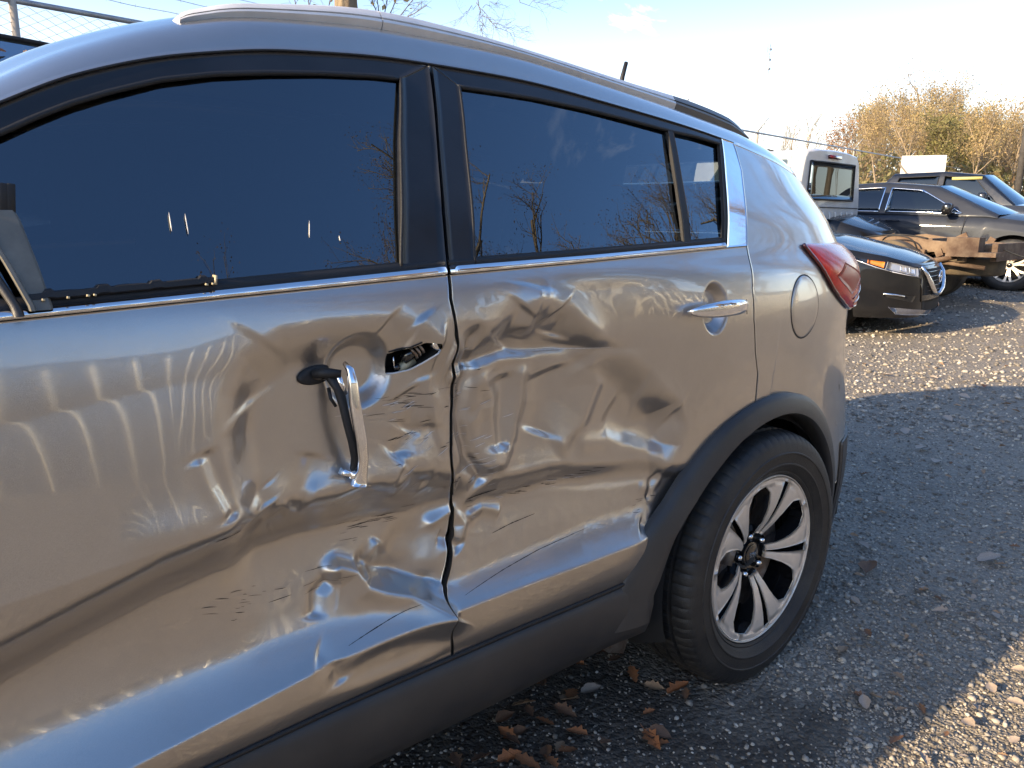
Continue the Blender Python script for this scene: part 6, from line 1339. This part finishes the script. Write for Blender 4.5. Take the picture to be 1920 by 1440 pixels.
def twig(p,d,L,rad,lv,maxl):
    n=6;pts=[p];q=p.copy();dd=d/np.linalg.norm(d)
    for i in range(n): dd=dd+np.array([rb.gauss(0,.16),rb.gauss(0,.16),rb.gauss(-.02,.14)]); dd/=np.linalg.norm(dd); q=q+dd*L/n; pts.append(q)
    tw.add(*tube(pts,np.linspace(rad,rad*.5,n+1),4,False))
    if lv<maxl:
        for k_ in range(4):
            i=1+int(rb.random()*(n-1)); s=np.array([rb.gauss(0,1),rb.gauss(0,1),rb.gauss(-.1,.7)]); s/=np.linalg.norm(s); twig(pts[i],dd*.6+s*.8,L*rb.uniform(.4,.65),rad*.55,lv+1,maxl)
top=org+np.array([0,.05,7.0])
# limbs arching over, then hanging twigs at the places they hang in the photograph
for (px,py,D,hang) in [(895,-150,10.5,2),(960,-170,10.2,1),(1000,-120,10.8,1)]:
    e=world_at(px,py,D); mid=(top+e)/2+np.array([0,0,1.6]); t=np.linspace(0,1,14)[:,None]; P=(1-t)**2*top+2*t*(1-t)*mid+t*t*e; tw.add(*tube(P,np.linspace(.07,.02,14),6,False))
for (px,py,qx,qy,D,r_) in [(895,-150,897,5,10.5,.012),(897,5,905,70,10.5,.006),(893,5,925,45,10.5,.006),(905,30,950,52,10.4,.005),(950,52,990,50,10.4,.003),(925,45,965,68,10.4,.004),(960,-170,975,5,10.3,.008),(975,5,1030,8,10.3,.004),(893,10,860,35,10.6,.004),(905,15,935,0,10.6,.004)]:
    a=world_at(px,py,D); b_=world_at(qx,qy,D); n=8; t=np.linspace(0,1,n+1); P=[a+(b_-a)*s+np.array([rb.gauss(0,.02),rb.gauss(0,.02),rb.gauss(0,.02)])*(0<s<1) for s in t]; tw.add(*tube(P,np.linspace(r_,r_*.6,n+1),5,False))
    if py>=-20:
        for i in range(2,n+1,1):
            s=np.array([rb.gauss(0,1),rb.gauss(0,1),rb.gauss(-.2,.8)]); s/=np.linalg.norm(s); twig(P[i],(b_-a)/np.linalg.norm(b_-a)*.7+s*.7,.30*rb.uniform(.5,1.2),r_*.5,0,1)
# upright bare shoots right of the trunk
for (px,py,qx,qy) in [(715,60,700,-60),(715,60,735,-50),(716,62,760,-40),(730,55,790,-20),(716,62,690,-30),(725,58,800,10),(560,60,545,-60),(600,60,640,-60),(585,50,570,-40)]:
    a=world_at(px,py,12.6); b_=world_at(qx,qy,12.2); P=[a+(b_-a)*s+np.array([rb.gauss(0,.015)]*3)*(0<s<1) for s in np.linspace(0,1,8)]; tw.add(*tube(P,np.linspace(.012,.006,8),4,False))
    for i in(2,3,4,5,6): s=np.array([rb.gauss(0,1),rb.gauss(0,1),rb.gauss(.3,.6)]); s/=np.linalg.norm(s); twig(P[i],(b_-a)/np.linalg.norm(b_-a)+s*.6,.35*rb.uniform(.5,1.2),.004,0,1)
obj('branches',np.concatenate(tw.V)-org,tw.F,mat('grey_twig_bark',(.17,.16,.17),rough=.85),bt)
lv_=[]
for i in range(60):
    px=rb.choice([rb.uniform(560,640),rb.uniform(700,800)]); py=rb.uniform(-40,30); lv_.append(world_at(px,py,12.4)+np.array([rb.gauss(0,.1)]*3))
V,F=leafcloud(np.array(lv_),9,90,.05,.06); obj('clinging_leaves',V-org,F,GOLD,bt,smooth=False,kind='stuff')
